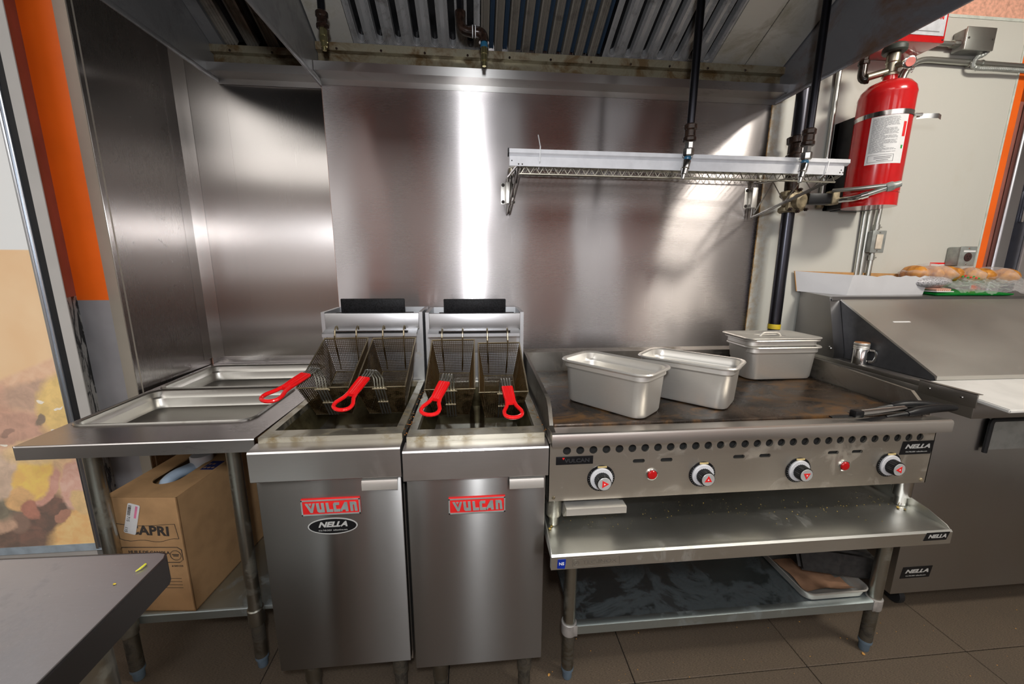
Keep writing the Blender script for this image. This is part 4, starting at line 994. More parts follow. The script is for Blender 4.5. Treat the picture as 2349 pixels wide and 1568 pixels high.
# ------------------------------------------------------------------ fryer baskets
MESHES = {}
def basket(label, xc, yr, zr, yf, zf, grip, tip, twist=0.0):
    """wire basket hung by two hooks; (yr, zr) rear rim, (yf, zf) front rim; handle grip and tip in world space"""
    W, D = .154, .138; Lr = math.hypot(yr - yf, zr - zf); tilt = math.atan2(zr - zf, yr - yf)
    t = thing('fryer_basket', label, 'basket', (xc, yf, zf)); t.rotation_euler = (0, 0, twist)
    base = Matrix.Translation((xc, yf, zf)) @ Matrix.Rotation(twist, 4, 'Z'); MW[t.name] = base
    T = Matrix.Rotation(tilt, 4, 'X')
    def wall(s, k):        # ring at depth fraction k: half width, front, back
        return W / 2 - .020 * k, .030 * k, Lr - .022 * k
    if 'mesh' not in MESHES:
        bm = B(); wr = .00085
        def wire(pts, r=wr): tube(bm, pts, r, 4, caps=False)
        n = 19
        for i in range(n):
            k = (i + .5) / n; hw, f0, b0 = wall(0, k); z = -D * k
            wire([(-hw, f0, z), (hw, f0, z), (hw, b0, z), (-hw, b0, z), (-hw, f0, z)])
        m = 40; hwb, fb, bb = wall(0, 1)
        for i in range(1, m):
            q = i / m; yt = Lr * q; yb2 = fb + (bb - fb) * q
            wire([(-W / 2, yt, 0), (-hwb, yb2, -D), (hwb, yb2, -D), (W / 2, yt, 0)])
        m = 22
        for i in range(1, m):
            q = i / m * 2 - 1
            wire([(W / 2 * q, 0, 0), (hwb * q, fb, -D), (hwb * q, bb, -D), (W / 2 * q, Lr, 0)])
        bm.transform(T); MESHES['mesh'] = finish(bm, 'wire_mesh', WIRE)
        bm = B(); fr = .0026
        tube(bm, [(-W / 2, 0, 0), (W / 2, 0, 0), (W / 2, Lr, 0), (-W / 2, Lr, 0)], fr, 8, closed=True)
        bm.transform(T); MESHES['rim'] = finish(bm, 'rim_frame', WIRE_FRAME)
        bm = B(); tube(bm, [(-hwb, fb, -D), (hwb, fb, -D), (hwb, bb, -D), (-hwb, bb, -D)], .0022, 8, closed=True)
        bm.transform(T); MESHES['base'] = finish(bm, 'base_frame', WIRE_FRAME)
        bm = B()
        for dx in (-.042, .034):
            tube(bm, [(dx * .9, Lr - .020, -D * .92), (dx, Lr - .004, -.004), (dx, Lr + .002, .010)], .0022, 6)
        bm.transform(T); MESHES['back'] = finish(bm, 'rear_wires', WIRE)
    for n, k in (('wire_mesh', 'mesh'), ('rim_frame', 'rim'), ('base_frame', 'base'), ('rear_wires', 'back')):
        o = link(n, MESHES[k], t)
        if k == 'mesh': o['kind'] = 'stuff'
    # hooks over the hanger bar
    for dx in (-.042, .034):
        bm = B(); p = T @ Vector((dx, Lr, 0)); q = Vector((dx, p.y + .040, p.z + .022))
        tube(bm, [p + Vector((0, .001, -.006)), p + Vector((0, .004, .010))] + arc(p + Vector((0, .005, .018)), p + Vector((0, .010, .042)), p + Vector((0, .034, .040)), 6) + [p + Vector((0, .040, .026))], .0030, 8)
        part('hook', bm, WIRE_FRAME, t, world=False)
    # four parallel wires up the front face that bend over into the handle
    inv = base.inverted(); G, E = inv @ Vector(grip), inv @ Vector(tip); G0 = G.copy(); G = G.lerp(E, .17)
    d = (E - G).normalized(); side = Vector((1, 0, 0)); side = (side - d * side.dot(d)).normalized(); nrm = side.cross(d)
    if nrm.z < 0: nrm = -nrm
    bm = B(); hwb, fb, bb = wall(0, 1)
    for i in range(4):
        o = (i - 1.5) * .0088
        a = T @ Vector((o, fb - .004, -D + .002)); b = T @ Vector((o, -.005, 0)); top = b + Vector((0, -.012, .052))
        mid = G + side * o * .85
        pts = [a, b] + arc(b + Vector((0, -.006, .034)), G0 + side * o * .95 + Vector((0, .012, .020)), G0 + side * o * .9 + d * .008, 4) + [mid, mid + d * .02]
        tube(bm, pts, .0024, 7)
    part('handle_wires', bm, HANDLE_WIRE, t, world=False)
    bm = B(); tube(bm, [T @ Vector((-.021, -.007, .0)), T @ Vector((.021, -.007, .0)), T @ Vector((.021, -.007, -.003))], .003, 6); part('cross_wire', bm, WIRE_FRAME, t, world=False)
    bm = B(); tube(bm, [T @ Vector((-.016, fb * .5 - .006, -D * .5)), T @ Vector((.016, fb * .5 - .006, -D * .5))], .0028, 6); part('cross_wire', bm, WIRE_FRAME, t, world=False)
    # dipped grip: ribbed flat neck opening into a loop
    L = (E - G).length; bm = B()
    def P(s, u, h): return G + d * s + side * u + nrm * h
    neck = L * .56
    rings = []
    for s, hw in ((0, .0165), (.004, .0175), (neck * .6, .0165), (neck, .0150)):
        ring = []
        for u, h in ((-1, 0), (-.92, .0042), (-.6, .0052), (-.42, .0040), (-.2, .0054), (0, .0042), (.2, .0054), (.42, .0040), (.6, .0052), (.92, .0042), (1, 0), (.9, -.0042), (.4, -.0052), (-.4, -.0052), (-.9, -.0042)):
            ring.append(P(s, u * hw, h))
        rings.append(ring)
    loft(bm, rings)
    grip_o = part('grip', bm, RED_GRIP, t, world=False, label='red dipped handle grip')
    bm = B(); lw = .0235
    pts = [P(neck - .012, -.010, 0), P(neck + .012, -.0135, 0), P(neck + (L - neck) * .55, -lw, 0)]
    pts += [P(L - lw * .8 + math.sin(PI * i / 8) * lw * .75, -lw * math.cos(PI * i / 8), 0) for i in range(9)]
    pts += [P(neck + (L - neck) * .55, lw, 0), P(neck + .012, .0135, 0), P(neck - .012, .010, 0)]
    tube(bm, pts, .0054, 10); part('grip_loop', bm, RED_GRIP, grip_o, world=False)
    return t
basket('fryer basket at the far left, its red handle reaching over the steel pans', -.272, -.362, 1.122, -.622, 1.016, (-.276, -.668, 1.086), (-.333, -.833, 1.049))
basket('second fryer basket from the left, red handle slanting left over the left fryer', -.101, -.362, 1.122, -.622, 1.014, (-.116, -.672, 1.076), (-.155, -.833, 1.020))
basket('left basket of the right fryer, red handle slanting slightly left', .117, -.385, 1.112, -.650, 1.010, (.115, -.702, 1.066), (.073, -.862, 1.011))
basket('rightmost fryer basket, beside the griddle, red handle pointing straight out', .285, -.385, 1.112, -.650, .997, (.287, -.698, 1.045), (.297, -.869, .999))

# ------------------------------------------------------------------ griddle
t = thing('griddle', 'wide steel gas griddle with a blackened plate and four red-marked knobs', 'griddle', (1.02, -.5, .714))
GX0, GX1 = .404, 1.626
bm = B(); box(bm, GX0 + .012, GX1 - .012, -.795, -.12, .718, .905); part('body', bm, EDGE_STEEL, t)
bm = B(); box(bm, .424, 1.600, -.763, -.178, .908, .932, bev=.0025); part('cooking_plate', bm, PLATE, t, label='blackened griddle plate with rusty brown patches')
bm = B(); prism(bm, [(-.120, .90), (-.120, 1.020), (-.178, 1.016), (-.182, .933), (-.178, .90)], 0, GX0 + .006, GX1 - .006); part('back_splash', bm, SPLASH_STEEL, t)
bm = B(); prism(bm, [(-.12, .90), (-.12, 1.022), (-.20, 1.022), (-.735, 1.002), (-.762, .985), (-.795, .942), (-.835, .934), (-.835, .90)], 0, GX0 + .001, GX0 + .012); part('side_splash', bm, SPLASH_STEEL, t)
bm = B(); prism(bm, [(-.12, .90), (-.12, 1.022), (-.20, 1.022), (-.735, .996), (-.772, .962), (-.79, .90)], 0, 1.604, 1.616); part('side_splash', bm, SPLASH_STEEL, t)
bm = B(); prism(bm, [(-.762, .912), (-.772, .926), (-.835, .9365), (-.841, .934), (-.8435, .928), (-.8435, .899), (-.838, .8975), (-.79, .897)], 0, GX0, 1.634); part('front_rail', bm, RAIL_STEEL, t)
# control panel with the row of vent holes pierced through it
PY = -.815
bm = B(); fz = lambda u, v, w: (u, PY + w, v)
n = 30; p0, pitch = .453, (1.567 - .453) / 29
zl, zh = .852, .897
for i in range(n):
    cx = p0 + i * pitch; r = .0118
    lp = [(cx + r * math.cos(2 * PI * k / 16), .8725 + r * math.sin(2 * PI * k / 16)) for k in range(16)]
    hole_cell(bm, cx - pitch / 2, cx + pitch / 2, zl, zh, lp, fz, .006)
def quad(x0, x1, z0, z1): bm.faces.new([bm.verts.new(fz(x, z, 0)) for x, z in ((x0, z0), (x1, z0), (x1, z1), (x0, z1))])
quad(GX0 - .003, p0 - pitch / 2, zl, zh); quad(p0 + 29 * pitch + pitch / 2, 1.620, zl, zh)
SL = [.667, .751, .976, 1.059, 1.282, 1.362]
SB = sorted(SL); xs = [GX0 - .003] + [v for s in SB for v in (s - .022, s + .022)] + [1.620]
for i in range(0, len(xs), 2): quad(xs[i], xs[i + 1], .822, zl)
for s in SB:
    rr = .0058; lp = [(s + .0125 + rr * math.cos(-PI / 2 + PI * k / 6), .8322 + rr * math.sin(-PI / 2 + PI * k / 6)) for k in range(7)] + [(s - .0125 + rr * math.cos(PI / 2 + PI * k / 6), .8322 + rr * math.sin(PI / 2 + PI * k / 6)) for k in range(7)]
    hole_cell(bm, s - .022, s + .022, .822, zl, lp, fz, .006)
quad(GX0 - .003, 1.620, .716, .822)
bmesh.ops.remove_doubles(bm, verts=bm.verts[:], dist=.00001)
part('control_panel', bm, GRIDDLE_FRONT, t, smooth=False)
bm = B(); box(bm, GX0, 1.618, PY + .008, PY + .012, .82, .897); part('panel_backing', bm, DARK, t)
bm = B(); box(bm, GX0 - .003, GX0, PY, -.12, .716, .90); box(bm, 1.617, 1.620, PY, -.12, .716, .90); part('panel_return', bm, GRIDDLE_FRONT, t)
def knob(x, z, turn):
    ax = to_axis((x, PY, z), (0, -1, 0))
    bm = B(); lathe(bm, [(.0405, 0), (.0405, .002), (.032, .0035)], 40, ax); k = part('knob', bm, BLACK, t)
    bm = B(); box(bm, x - .012, x + .015, PY - .0038, PY - .002, z + .0338, z + .0385); part('off_mark', bm, plain('gold_print', (0.62, 0.48, 0.22), 0.4), k)
    bm = B()
    for i in range(24):
        a = PI * (.80 + 1.4 * i / 23); box(bm, -.0005, .0005, -.001, .001, 0, .0006, m=Matrix.Translation((x + .0372 * math.cos(a), PY - .0034, z + .0372 * math.sin(a))))
    part('dial_marks', bm, SILVER_PRINT, k, stuff=True)
    bm = B(); lathe(bm, [(.0335, .002), (.0335, .0075), (.0320, .009), (.022, .0095)], 40, ax); part('bezel', bm, ALU, k, label='pale bezel ring')
    bm = B(); prof = []
    for j, (r, h) in enumerate(((.0222, .008), (.0212, .030), (.0205, .0325))):
        prof.append([ax @ Vector((r * (1 + (.04 if i % 2 else -.03)) * math.cos(2 * PI * i / 48), r * (1 + (.04 if i % 2 else -.03)) * math.sin(2 * PI * i / 48), h)) for i in range(48)])
    loft(bm, prof); part('knurled_grip', bm, BLACK_PLASTIC, k, smooth=False)
    bm = B(); lathe(bm, [(.0192, .0315), (.0192, .0335), (.0186, .0340)], 32, ax); part('cap', bm, CAP_METAL, k)
    bm = B()
    def tri(s, y): return [(x + s * math.cos(turn + a), z + s * math.sin(turn + a)) for a in (0, 2 * PI / 3, 4 * PI / 3)]
    prism(bm, tri(.0128, 0), 1, PY - .0348, PY - .0338); part('pointer', bm, RED_FLAT, k, label='red triangle')
    bm = B(); prism(bm, tri(.0034, 0), 1, PY - .0352, PY - .0346); part('pointer_dot', bm, WHITE_PRINT, k)
for x, z, a in ((.556, .7835, 0), (.865, .7815, R(90)), (1.173, .7805, R(-90)), (1.477, .7845, R(182))): knob(x, z, a)
for x in (.709, 1.324):
    ax = to_axis((x, PY, .7885), (0, -1, 0))
    bm = B(); lathe(bm, [(.0180, 0), (.0180, .003), (.0150, .0045), (.0135, .003)], 28, ax); pl = part('pilot_light', bm, CHROME, t)
    bm = B(); lathe(bm, [(.0140, .002), (.0138, .006), (.0115, .0085), (.006, .0095), (.001, .0098)], 28, ax); part('lens', bm, RED_LENS, pl, label='red lens')
bm = B(); box(bm, .422, .530, PY - .002, PY, .8305, .8555, bev=.001); np_ = part('nameplate', bm, BLACK, t, label='worn black nameplate')
bm = B(); prism(bm, [(.439, .8525), (.447, .8525), (.443, .846)], 1, PY - .0024, PY - .0018); part('red_mark', bm, RED_FLAT, np_)
letters('VULCAN', .016, facing(.483, PY - .0022, .8425), plain('worn_relief', (0.03, 0.03, 0.032), 0.35), np_, bold=.0006, squash=1.15)
nella_plate(t, 1.563, PY, .838, .108, .044)
for x in (.418, 1.603):
    bm = B(); lathe(bm, [(.0055, 0), (.004, .003)], 8, to_axis((x, PY, .727), (0, -1, 0))); part('screw', bm, VALVE_CAST, t)
for x in (.428, 1.597):
    for y in (-.775, -.20):
        bm = B(); lathe(bm, [(.012, .6145), (.016, .618), (.016, .648), (.024, .650), (.024, .718)], 20, Matrix.Translation((x, y, 0))); part('leg', bm, LEG_STEEL if x < 1 else CHROME, t)
bm = B(); prism(bm, [(-.805, .700), (-.835, .700), (-.835, .682), (-.838, .682), (-.838, .703), (-.805, .703)], 0, .452, .630)
hexa(bm, [(.452, -.80, .655), (.600, -.80, .655), (.600, -.30, .655), (.452, -.30, .655), (.455, -.832, .700), (.622, -.832, .700), (.622, -.30, .700), (.455, -.30, .700)])
part('grease_drawer', bm, PAN_STEEL, t)

# ------------------------------------------------------------------ equipment stand
t = thing('equipment_stand', 'low steel equipment stand with a sooty lower shelf, carrying the griddle', 'stand', (1.0, -.5, 0))
EX0, EX1 = .397, 1.620
bm = B(); box(bm, EX0, EX1, -.905, -.10, .596, .614); prism(bm, [(-.903, .568), (-.910, .570), (-.910, .609), (-.905, .6145), (-.895, .614), (-.895, .606), (-.903, .600)], 0, EX0, EX1)
part('deck', bm, STAND_STEEL, t)
bm = B(); prism(bm, [(-.10, .60), (-.10, .655), (-.74, .655), (-.84, .640), (-.895, .622), (-.908, .610), (-.908, .60)], 0, EX1 - .004, EX1 - .0015); part('side_lip', bm, STAND_STEEL, t)
bm = B(); prism(bm, [(-.10, .60), (-.10, .655), (-.74, .655), (-.84, .640), (-.895, .622), (-.908, .610), (-.908, .568), (-.895, .568), (-.895, .60)], 0, EX0 - .0005, EX0 + .002); part('side_lip', bm, STAND_STEEL, t)
bm = B(); box(bm, EX0, EX1, -.104, -.10, .60, .665); part('back_lip', bm, STAND_STEEL, t)
bm = B(); prism(bm, [(.413, .575), (.434, .573), (.436, .590), (.4365, .602), (.414, .602)], 1, -.9112, -.910); sk = part('sticker', bm, plain('blue_sticker', (0.0, 0.02, 0.28), 0.4), t, label='peeling blue sticker')
letters('NS', .012, facing(.4245, -.9116, .589), WHITE_PRINT, sk, bold=.0002)
bm = B()
fr = rrect(.066, .013, .004, 4); tube(bm, [(.522 + u, -.9100, .5885 + v) for u, v in fr], .0006, 4, closed=True); tube(bm, [(.466 + .0075 * math.cos(2 * PI * i / 16), -.91, .588 + .0075 * math.sin(2 * PI * i / 16)) for i in range(16)], .0007, 4, closed=True)
tube(bm, [(.462, -.91, .583), (.470, -.91, .593)], .001, 4); part('embossed_frame', bm, plain('etched_steel', (0.22, 0.20, 0.17), 0.5, metal=0.7), t)
letters('TEC-INOX', .0165, facing(.532, -.9098, .588), plain('etched_steel', (0.22, 0.20, 0.17), 0.5, metal=0.7), t, 'embossed_lettering', extrude=.0003, squash=1.25)
nella_plate(t, 1.568, -.910, .598, .076, .026, skew=.3, small=False)
bm = B(); box(bm, .505, 1.607, -.745, -.17, .2235, .2255); box(bm, .505, 1.607, -.760, -.17, .21, .2234); part('lower_shelf', bm, DIRTY_GALV, t)
bm = B(); prism(bm, [(-.745, .2262), (-.762, .2262), (-.7675, .223), (-.7675, .192), (-.764, .189), (-.760, .192), (-.760, .22)], 0, .518, 1.594); part('shelf_edge', bm, GALV, t)
for x in (.497, 1.615):
    for y in (-.747, -.16):
        bm = B(); cyl(bm, (x, y, .20), (x, y, .60), .0203, n=20); part('leg', bm, LEG_STEEL, t)
        bm = B(); cyl(bm, (x, y, .045), (x, y, .20), .0203, n=20); lg = part('lower_leg', bm, LEG_DIRTY_SHADED, t, label='grime-coated lower leg')
        bm = B(); lathe(bm, [(.014, 0), (.016, .004), (.017, .034), (.021, .036), (.021, .046)], 18, Matrix.Translation((x, y, 0))); part('foot', bm, FOOT, lg)
        s = 1 if x < 1 else -1; bm = B(); lathe(bm, [(.0245, .184), (.0255, .187), (.0255, .226), (.0235, .228), (.0205, .228)], 20, Matrix.Translation((x, y, 0)))
        if y < -.5: box(bm, min(x, x + s * .024), max(x, x + s * .024), y - .023, y - .019, .186, .227, bev=.002)
        part('leg_collar', bm, plain('worn_grey_collar', (0.40, 0.38, 0.36), 0.45, metal=.3, var=.1), t)

# ------------------------------------------------------------------ steam pans
def pan_mesh(L, W, D, rc=.036, fl=.012, taper=.009, th=.0012):
    """pressed steel gastronorm pan, base at z = 0, long side along X"""
    lx, ly = L / 2, W / 2; bm = B()
    def rr(ins, z, r): return [(u, v, z) for u, v in rrect(lx - ins, ly - ins, max(.003, r), 6)]
    out = [rr(fl + taper + .012, 0, rc), rr(fl + taper + .003, .004, rc), rr(fl + taper, .012, rc), rr(fl + .004, D - .032, rc - .002), rr(fl + .003, D - .028, rc - .002), rr(fl - .001, D - .024, rc - .002), rr(fl - .001, D - .004, rc),
           rr(.002, D - .004, rc + .008), rr(0, D - .006, rc + .009), rr(-.0005, D - .003, rc + .009), rr(.002, D + .0005, rc + .008)]
    inn = [rr(.004, D, rc + .006), rr(fl - .002, D - .001, rc), rr(fl + .001, D - .004, rc), rr(fl + .001 + th, D - .024, rc - .002), rr(fl + .005 + th, D - .029, rc - .002), rr(fl + .006 + th, D - .033, rc - .002), rr(fl + taper + th, .014, rc), rr(fl + taper + .006, .005, rc), rr(fl + taper + .016, .003, rc)]
    loft(bm, out + inn); return bm
def pan(label, L, W, D, loc, rz, mat=None, cat='pan', name='steam_pan', group=None):
    bm = pan_mesh(L, W, D)
    o = link(name, finish(bm, name, mat or PAN_STEEL, angle=40)); o.location = loc; o.rotation_euler = (0, 0, rz)
    MW[o.name] = Matrix.Translation(loc) @ Matrix.Rotation(rz, 4, 'Z')
    o['label'] = label; o['category'] = cat
    return o
PZ = .9325
pan('deep steel pan nearest the front of the griddle plate', .325, .190, .148, (.650, -.615, PZ), R(-49.5))
pan('deep steel pan in the middle of the griddle, behind the nearest one', .325, .190, .146, (.940, -.564, PZ), R(-45))
pan('deep steel pan at the back right of the griddle, lowest of its stack', .325, .190, .140, (1.442, -.318, PZ), R(0))
pan('steel pan nested inside the back right pan', .325, .190, .100, (1.434, -.315, PZ + .068), R(0))
bm = B()
def rr(lx, ly, z, r): return [(u, v, z) for u, v in rrect(lx, ly, r, 6)]
loft(bm, [rr(.158, .090, .0, .03), rr(.163, .096, .001, .03), rr(.166, .098, .005, .034), rr(.163, .096, .007, .03), rr(.145, .078, .007, .028), rr(.138, .071, .0015, .026), rr(.060, .030, .0015, .016), rr(.052, .022, -.008, .012)])
bm.transform(Matrix.Translation((1.432, -.312, 1.1015)))
t = thing('pan_lid', 'flat steel pan lid with a recessed handle, on top of the back right stack', 'lid', (1.432, -.312, 1.10))
part('lid_plate', bm, PAN_STEEL, t, angle=40)
bm = B(); tube(bm, [(1.385, -.312, 1.100)] + arc((1.388, -.312, 1.104), (1.395, -.312, 1.116), (1.41, -.312, 1.116), 4) + arc((1.455, -.312, 1.116), (1.470, -.312, 1.116), (1.476, -.312, 1.104), 4) + [(1.479, -.312, 1.100)], .004, 8)
part('lid_handle', bm, PAN_STEEL, t)

# ------------------------------------------------------------------ on the stand's lower shelf
t = thing('sheet_pan', 'shallow aluminium sheet pan at the right end of the stand lower shelf', 'baking tray', (1.47, -.54, .2265))
bm = pan_mesh(.25, .40, .040, rc=.022, fl=.008, taper=.010) if False else B()
def rr3(lx, ly, z, r, cx=1.468, cy=-.548): return [(cx + u, cy + v, z) for u, v in rrect(lx, ly, r, 6)]
loft(bm, [rr3(.108, .188, .2268, .03), rr3(.116, .196, .2300, .03), rr3(.122, .203, .258, .032), rr3(.127, .208, .2585, .034), rr3(.1275, .2085, .262, .034), rr3(.124, .205, .263, .032), rr3(.119, .200, .258, .032), rr3(.113, .193, .2315, .03), rr3(.106, .186, .2295, .03)])
part('tray', bm, PAN_STEEL, t, angle=40)
bm = B(); random.seed(3); g = {}
nx, ny = 10, 8
for i in range(nx + 1):
    for j in range(ny + 1):
        u, v = i / nx, j / ny; x = 1.372 + u * .19; y = -.725 + v * .17
        g[i, j] = bm.verts.new((x, y, .2325 + .014 * max(0, math.sin(u * 5 + v * 3)) * (1 - abs(v - .4)) + random.uniform(0, .004) + .012 * (v < .1)))
for i in range(nx):
    for j in range(ny):
        if (i + j * 1.2) < 12.5: bm.faces.new((g[i, j], g[i + 1, j], g[i + 1, j + 1], g[i, j + 1]))
solo('parchment_sheet', bm, PARCHMENT, 'crumpled greasy brown paper lying in the sheet pan', 'paper', (1.46, -.64, .2325))
bm = B(); hexa(bm, [(1.40, -.66, .270), (1.648, -.735, .268), (1.70, -.36, .268), (1.42, -.36, .270), (1.40, -.62, .355), (1.630, -.715, .362), (1.68, -.36, .40), (1.42, -.36, .40)])
bmesh.ops.bevel(bm, geom=bm.edges[:], offset=.010, segments=2, affect='EDGES'); solo('charred_tin', bm, plain('charred_black', (0.010, 0.009, 0.008), 0.55, var=0.4, scale=60), 'charred black oven tin resting askew over the sheet pan', 'tin', (1.53, -.55, .27))

# ------------------------------------------------------------------ turners lying on the griddle rail
def turner(label, a, b, blade, bow):
    t = thing('turner', label, 'spatula', a)
    a, b, c = Vector(a), Vector(b), Vector(blade); d = (b - a).normalized(); L = (b - a).length
    bm = B(); pts = [a + d * (L * k / 10) + Vector((0, 0, bow * math.sin(k / 10 * PI) )) for k in range(11)]
    tube(bm, pts, [.0085, .0125, .0138, .0138, .0135, .0132, .0128, .0124, .0120, .0112, .0085], 14); part('handle', bm, BLACK_PLASTIC, t, label='black plastic handle')
    e = (c - a).normalized(); bm = B(); tube(bm, [a + d * .01, a + e * .02, c], [.0085, .0055, .004], 8); part('shank', bm, BLACK, t)
    s = Vector((-e.y, e.x, 0)).normalized(); bm = B()
    p = [c - s * .006, c + s * .006, c + e * .10 + s * .020, c + e * .10 - s * .008]
    hexa(bm, [q - Vector((0, 0, .0010)) for q in p] + [q + Vector((0, 0, .0010)) for q in p]); part('blade', bm, BLACK, t)
turner('black-handled turner lying along the plate edge, nearer the side splash', (1.528, -.748, .951), (1.668, -.776, .956), (1.43, -.752, .938), .006)
turner('black-handled turner nearest the front rail end', (1.508, -.812, .950), (1.690, -.798, .958), (1.44, -.812, .942), .006)
t = thing('scraper', 'griddle scraper with a chrome tube grip lying between the turners and the plate', 'scraper', (1.34, -.795, .948))
bm = B(); tube(bm, [(1.366, -.800, .951), (1.528, -.786, .955)], .0105, 14); part('chrome_grip', bm, CHROME, t)
bm = B(); box(bm, 1.338, 1.368, -.812, -.788, .9395, .962, bev=.005); part('collar', bm, BLACK_PLASTIC, t)
bm = B(); box(bm, 1.272, 1.340, -.802, -.790, .9385, .9425); part('blade', bm, BLACK, t)

# ------------------------------------------------------------------ sandwich prep refrigerator
t = thing('prep_refrigerator', 'steel sandwich prep refrigerator with a sloping hooded lid, right of the griddle', 'refrigerator', (2.2, -.35, 0))
bm = B(); box(bm, 1.822, 2.98, -.640, -.03, .115, .905, bev=.003); part('cabinet', bm, PREP_STEEL, t)
bm = B(); box(bm, 1.800, 2.98, -.770, -.02, .905, .966, bev=.003); part('worktop', bm, PREP_STEEL, t)
bm = B(); box(bm, 1.800, 1.90, -.606, -.02, .966, .984, bev=.002); part('side_ledge', bm, PREP_STEEL, t)
bm = B(); box(bm, 1.796, 1.8005, -.775, -.605, .943, .990, bev=.001); box(bm, 1.796, 1.815, -.775, -.605, .988, .990); br = part('board_bracket', bm, PREP_STEEL, t)
for y in (-.735, -.640):
    bm = B(); lathe(bm, [(.0045, 0), (.003, .003)], 8, to_axis((1.796, y, .968), (-1, 0, 0))); part('screw', bm, CHROME, br)
# hooded lid: side panels and the sloping cover
side = [(-.02, .985), (-.02, 1.268), (-.188, 1.254), (-.252, 1.190), (-.645, 1.004), (-.640, .990)]
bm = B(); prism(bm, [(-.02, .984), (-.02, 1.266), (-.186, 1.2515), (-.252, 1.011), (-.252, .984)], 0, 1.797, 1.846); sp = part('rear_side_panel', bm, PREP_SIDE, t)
bm = B(); lathe(bm, [(.010, 0), (.010, .001), (.007, .004)], 16, to_axis((1.797, -.228, 1.025), (-1, 0, 0))); part('pivot_bolt', bm, CHROME, sp)
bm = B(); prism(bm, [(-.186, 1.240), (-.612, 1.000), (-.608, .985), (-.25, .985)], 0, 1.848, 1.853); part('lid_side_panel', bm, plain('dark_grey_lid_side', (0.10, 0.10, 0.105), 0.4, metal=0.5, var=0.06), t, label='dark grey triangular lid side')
bm = B(); hexa(bm, [(1.800, -.192, 1.244), (2.98, -.192, 1.244), (2.98, -.02, 1.258), (1.800, -.02, 1.258), (1.800, -.192, 1.254), (2.98, -.192, 1.254), (2.98, -.02, 1.268), (1.800, -.02, 1.268)]); part('hood_top', bm, PREP_STEEL, t)
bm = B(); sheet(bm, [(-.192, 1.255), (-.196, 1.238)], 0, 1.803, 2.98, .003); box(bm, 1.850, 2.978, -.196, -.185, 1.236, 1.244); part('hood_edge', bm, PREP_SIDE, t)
bm = B(); prism(bm, [(-.190, 1.246), (-.612, 1.008), (-.618, 1.004), (-.618, .989), (-.614, .989), (-.610, 1.001), (-.19, 1.238)], 0, 1.847, 2.98); part('sloping_lid', bm, LID_STEEL, t)
bm = B(); hexa(bm, [(1.955, -0.345, 1.15758), (2.035, -0.345, 1.15758), (2.035, -0.339, 1.16097), (1.955, -0.339, 1.16097), (1.955, -0.345, 1.15918), (2.035, -0.345, 1.15918), (2.035, -0.339, 1.16257), (1.955, -0.339, 1.16257)]); part('lid_scratch', bm, WHITE_PRINT, t, label='white scuff on the lid')
bm = B(); sheet(bm, [(-.652, .73), (-.656, .842), (-.640, .852)], 0, 2.060, 2.93, .003); dr = part('drawer_handle', bm, plain('pale_handle_recess', (0.42, 0.43, 0.41), 0.4, metal=0.6), t)
bm = B(); tube(bm, [(2.060, -.655, .720), (2.060, -.655, .828)] + arc((2.060, -.655, .832), (2.060, -.655, .846), (2.074, -.655, .846), 5) + [(2.93, -.655, .846)], .0075, 8); part('handle_seal', bm, RUBBER, dr, label='black rubber edge')
nella_plate(t, 1.915, -.640, .2105, .128, .050)
for x in (1.95, 2.88):
    for y in (-.56, -.12):
        bm = B(); lathe(bm, [(.032, -.012), (.036, -.008), (.036, .008), (.032, .012)], 20, Matrix.Translation((x, y, .036)) @ Matrix.Rotation(PI / 2, 4, 'Y')); box(bm, x - .02, x + .02, y - .02, y + .02, .06, .112); part('caster', bm, RUBBER, t)
bm = B(); hexa(bm, [(1.803, -.852, .956), (2.95, -.852, .956), (2.95, -.615, .974), (1.803, -.615, .974), (1.803, -.852, .968), (2.95, -.852, .968), (2.95, -.615, .988), (1.803, -.615, .988)])
bmesh.ops.bevel(bm, geom=bm.edges[:], offset=.003, segments=2, affect='EDGES'); solo('cutting_board', bm, WHITE_BOARD, 'long white plastic cutting board along the front of the prep refrigerator', 'cutting board', (2.2, -.73, .966))
# shaker
t = thing('shaker', 'small steel shaker with a copper coloured lid on the prep ledge', 'shaker', (1.822, -.352, .984))
Z = Matrix.Translation((1.8185, -.352, .984)) @ Matrix.Scale(.92, 4)
bm = B(); lathe(bm, [(.026, 0), (.0285, .003), (.0285, .070), (.027, .073)], 28, Z); part('body', bm, CHROME, t)
bm = B(); lathe(bm, [(.0285, .071), (.0300, .073), (.0285, .078), (.0300, .081), (.0285, .085), (.0300, .088), (.0295, .097), (.0280, .099)], 28, Z); part('threaded_collar', bm, PAN_STEEL, t)
bm = B(); lathe(bm, [(.0283, .098), (.0275, .1010), (.018, .1022), (.001, .1025)], 28, Z); part('lid', bm, plain('copper_tinted_lid', (0.62, 0.30, 0.14), 0.35, metal=0.4), t, label='orange copper lid')
bm = B(); a = R(-55); ca, sa = math.cos(a), math.sin(a); P = lambda r, z: (1.8185 + r * ca, -.352 + r * sa, .984 + z)
tube(bm, [P(.028, .014), P(.042, .016)] + arc(P(.045, .018), P(.050, .030), P(.050, .040), 3) + arc(P(.050, .048), P(.048, .060), P(.040, .062), 3) + [P(.028, .062)], .0052, 8); part('handle', bm, CHROME, t)

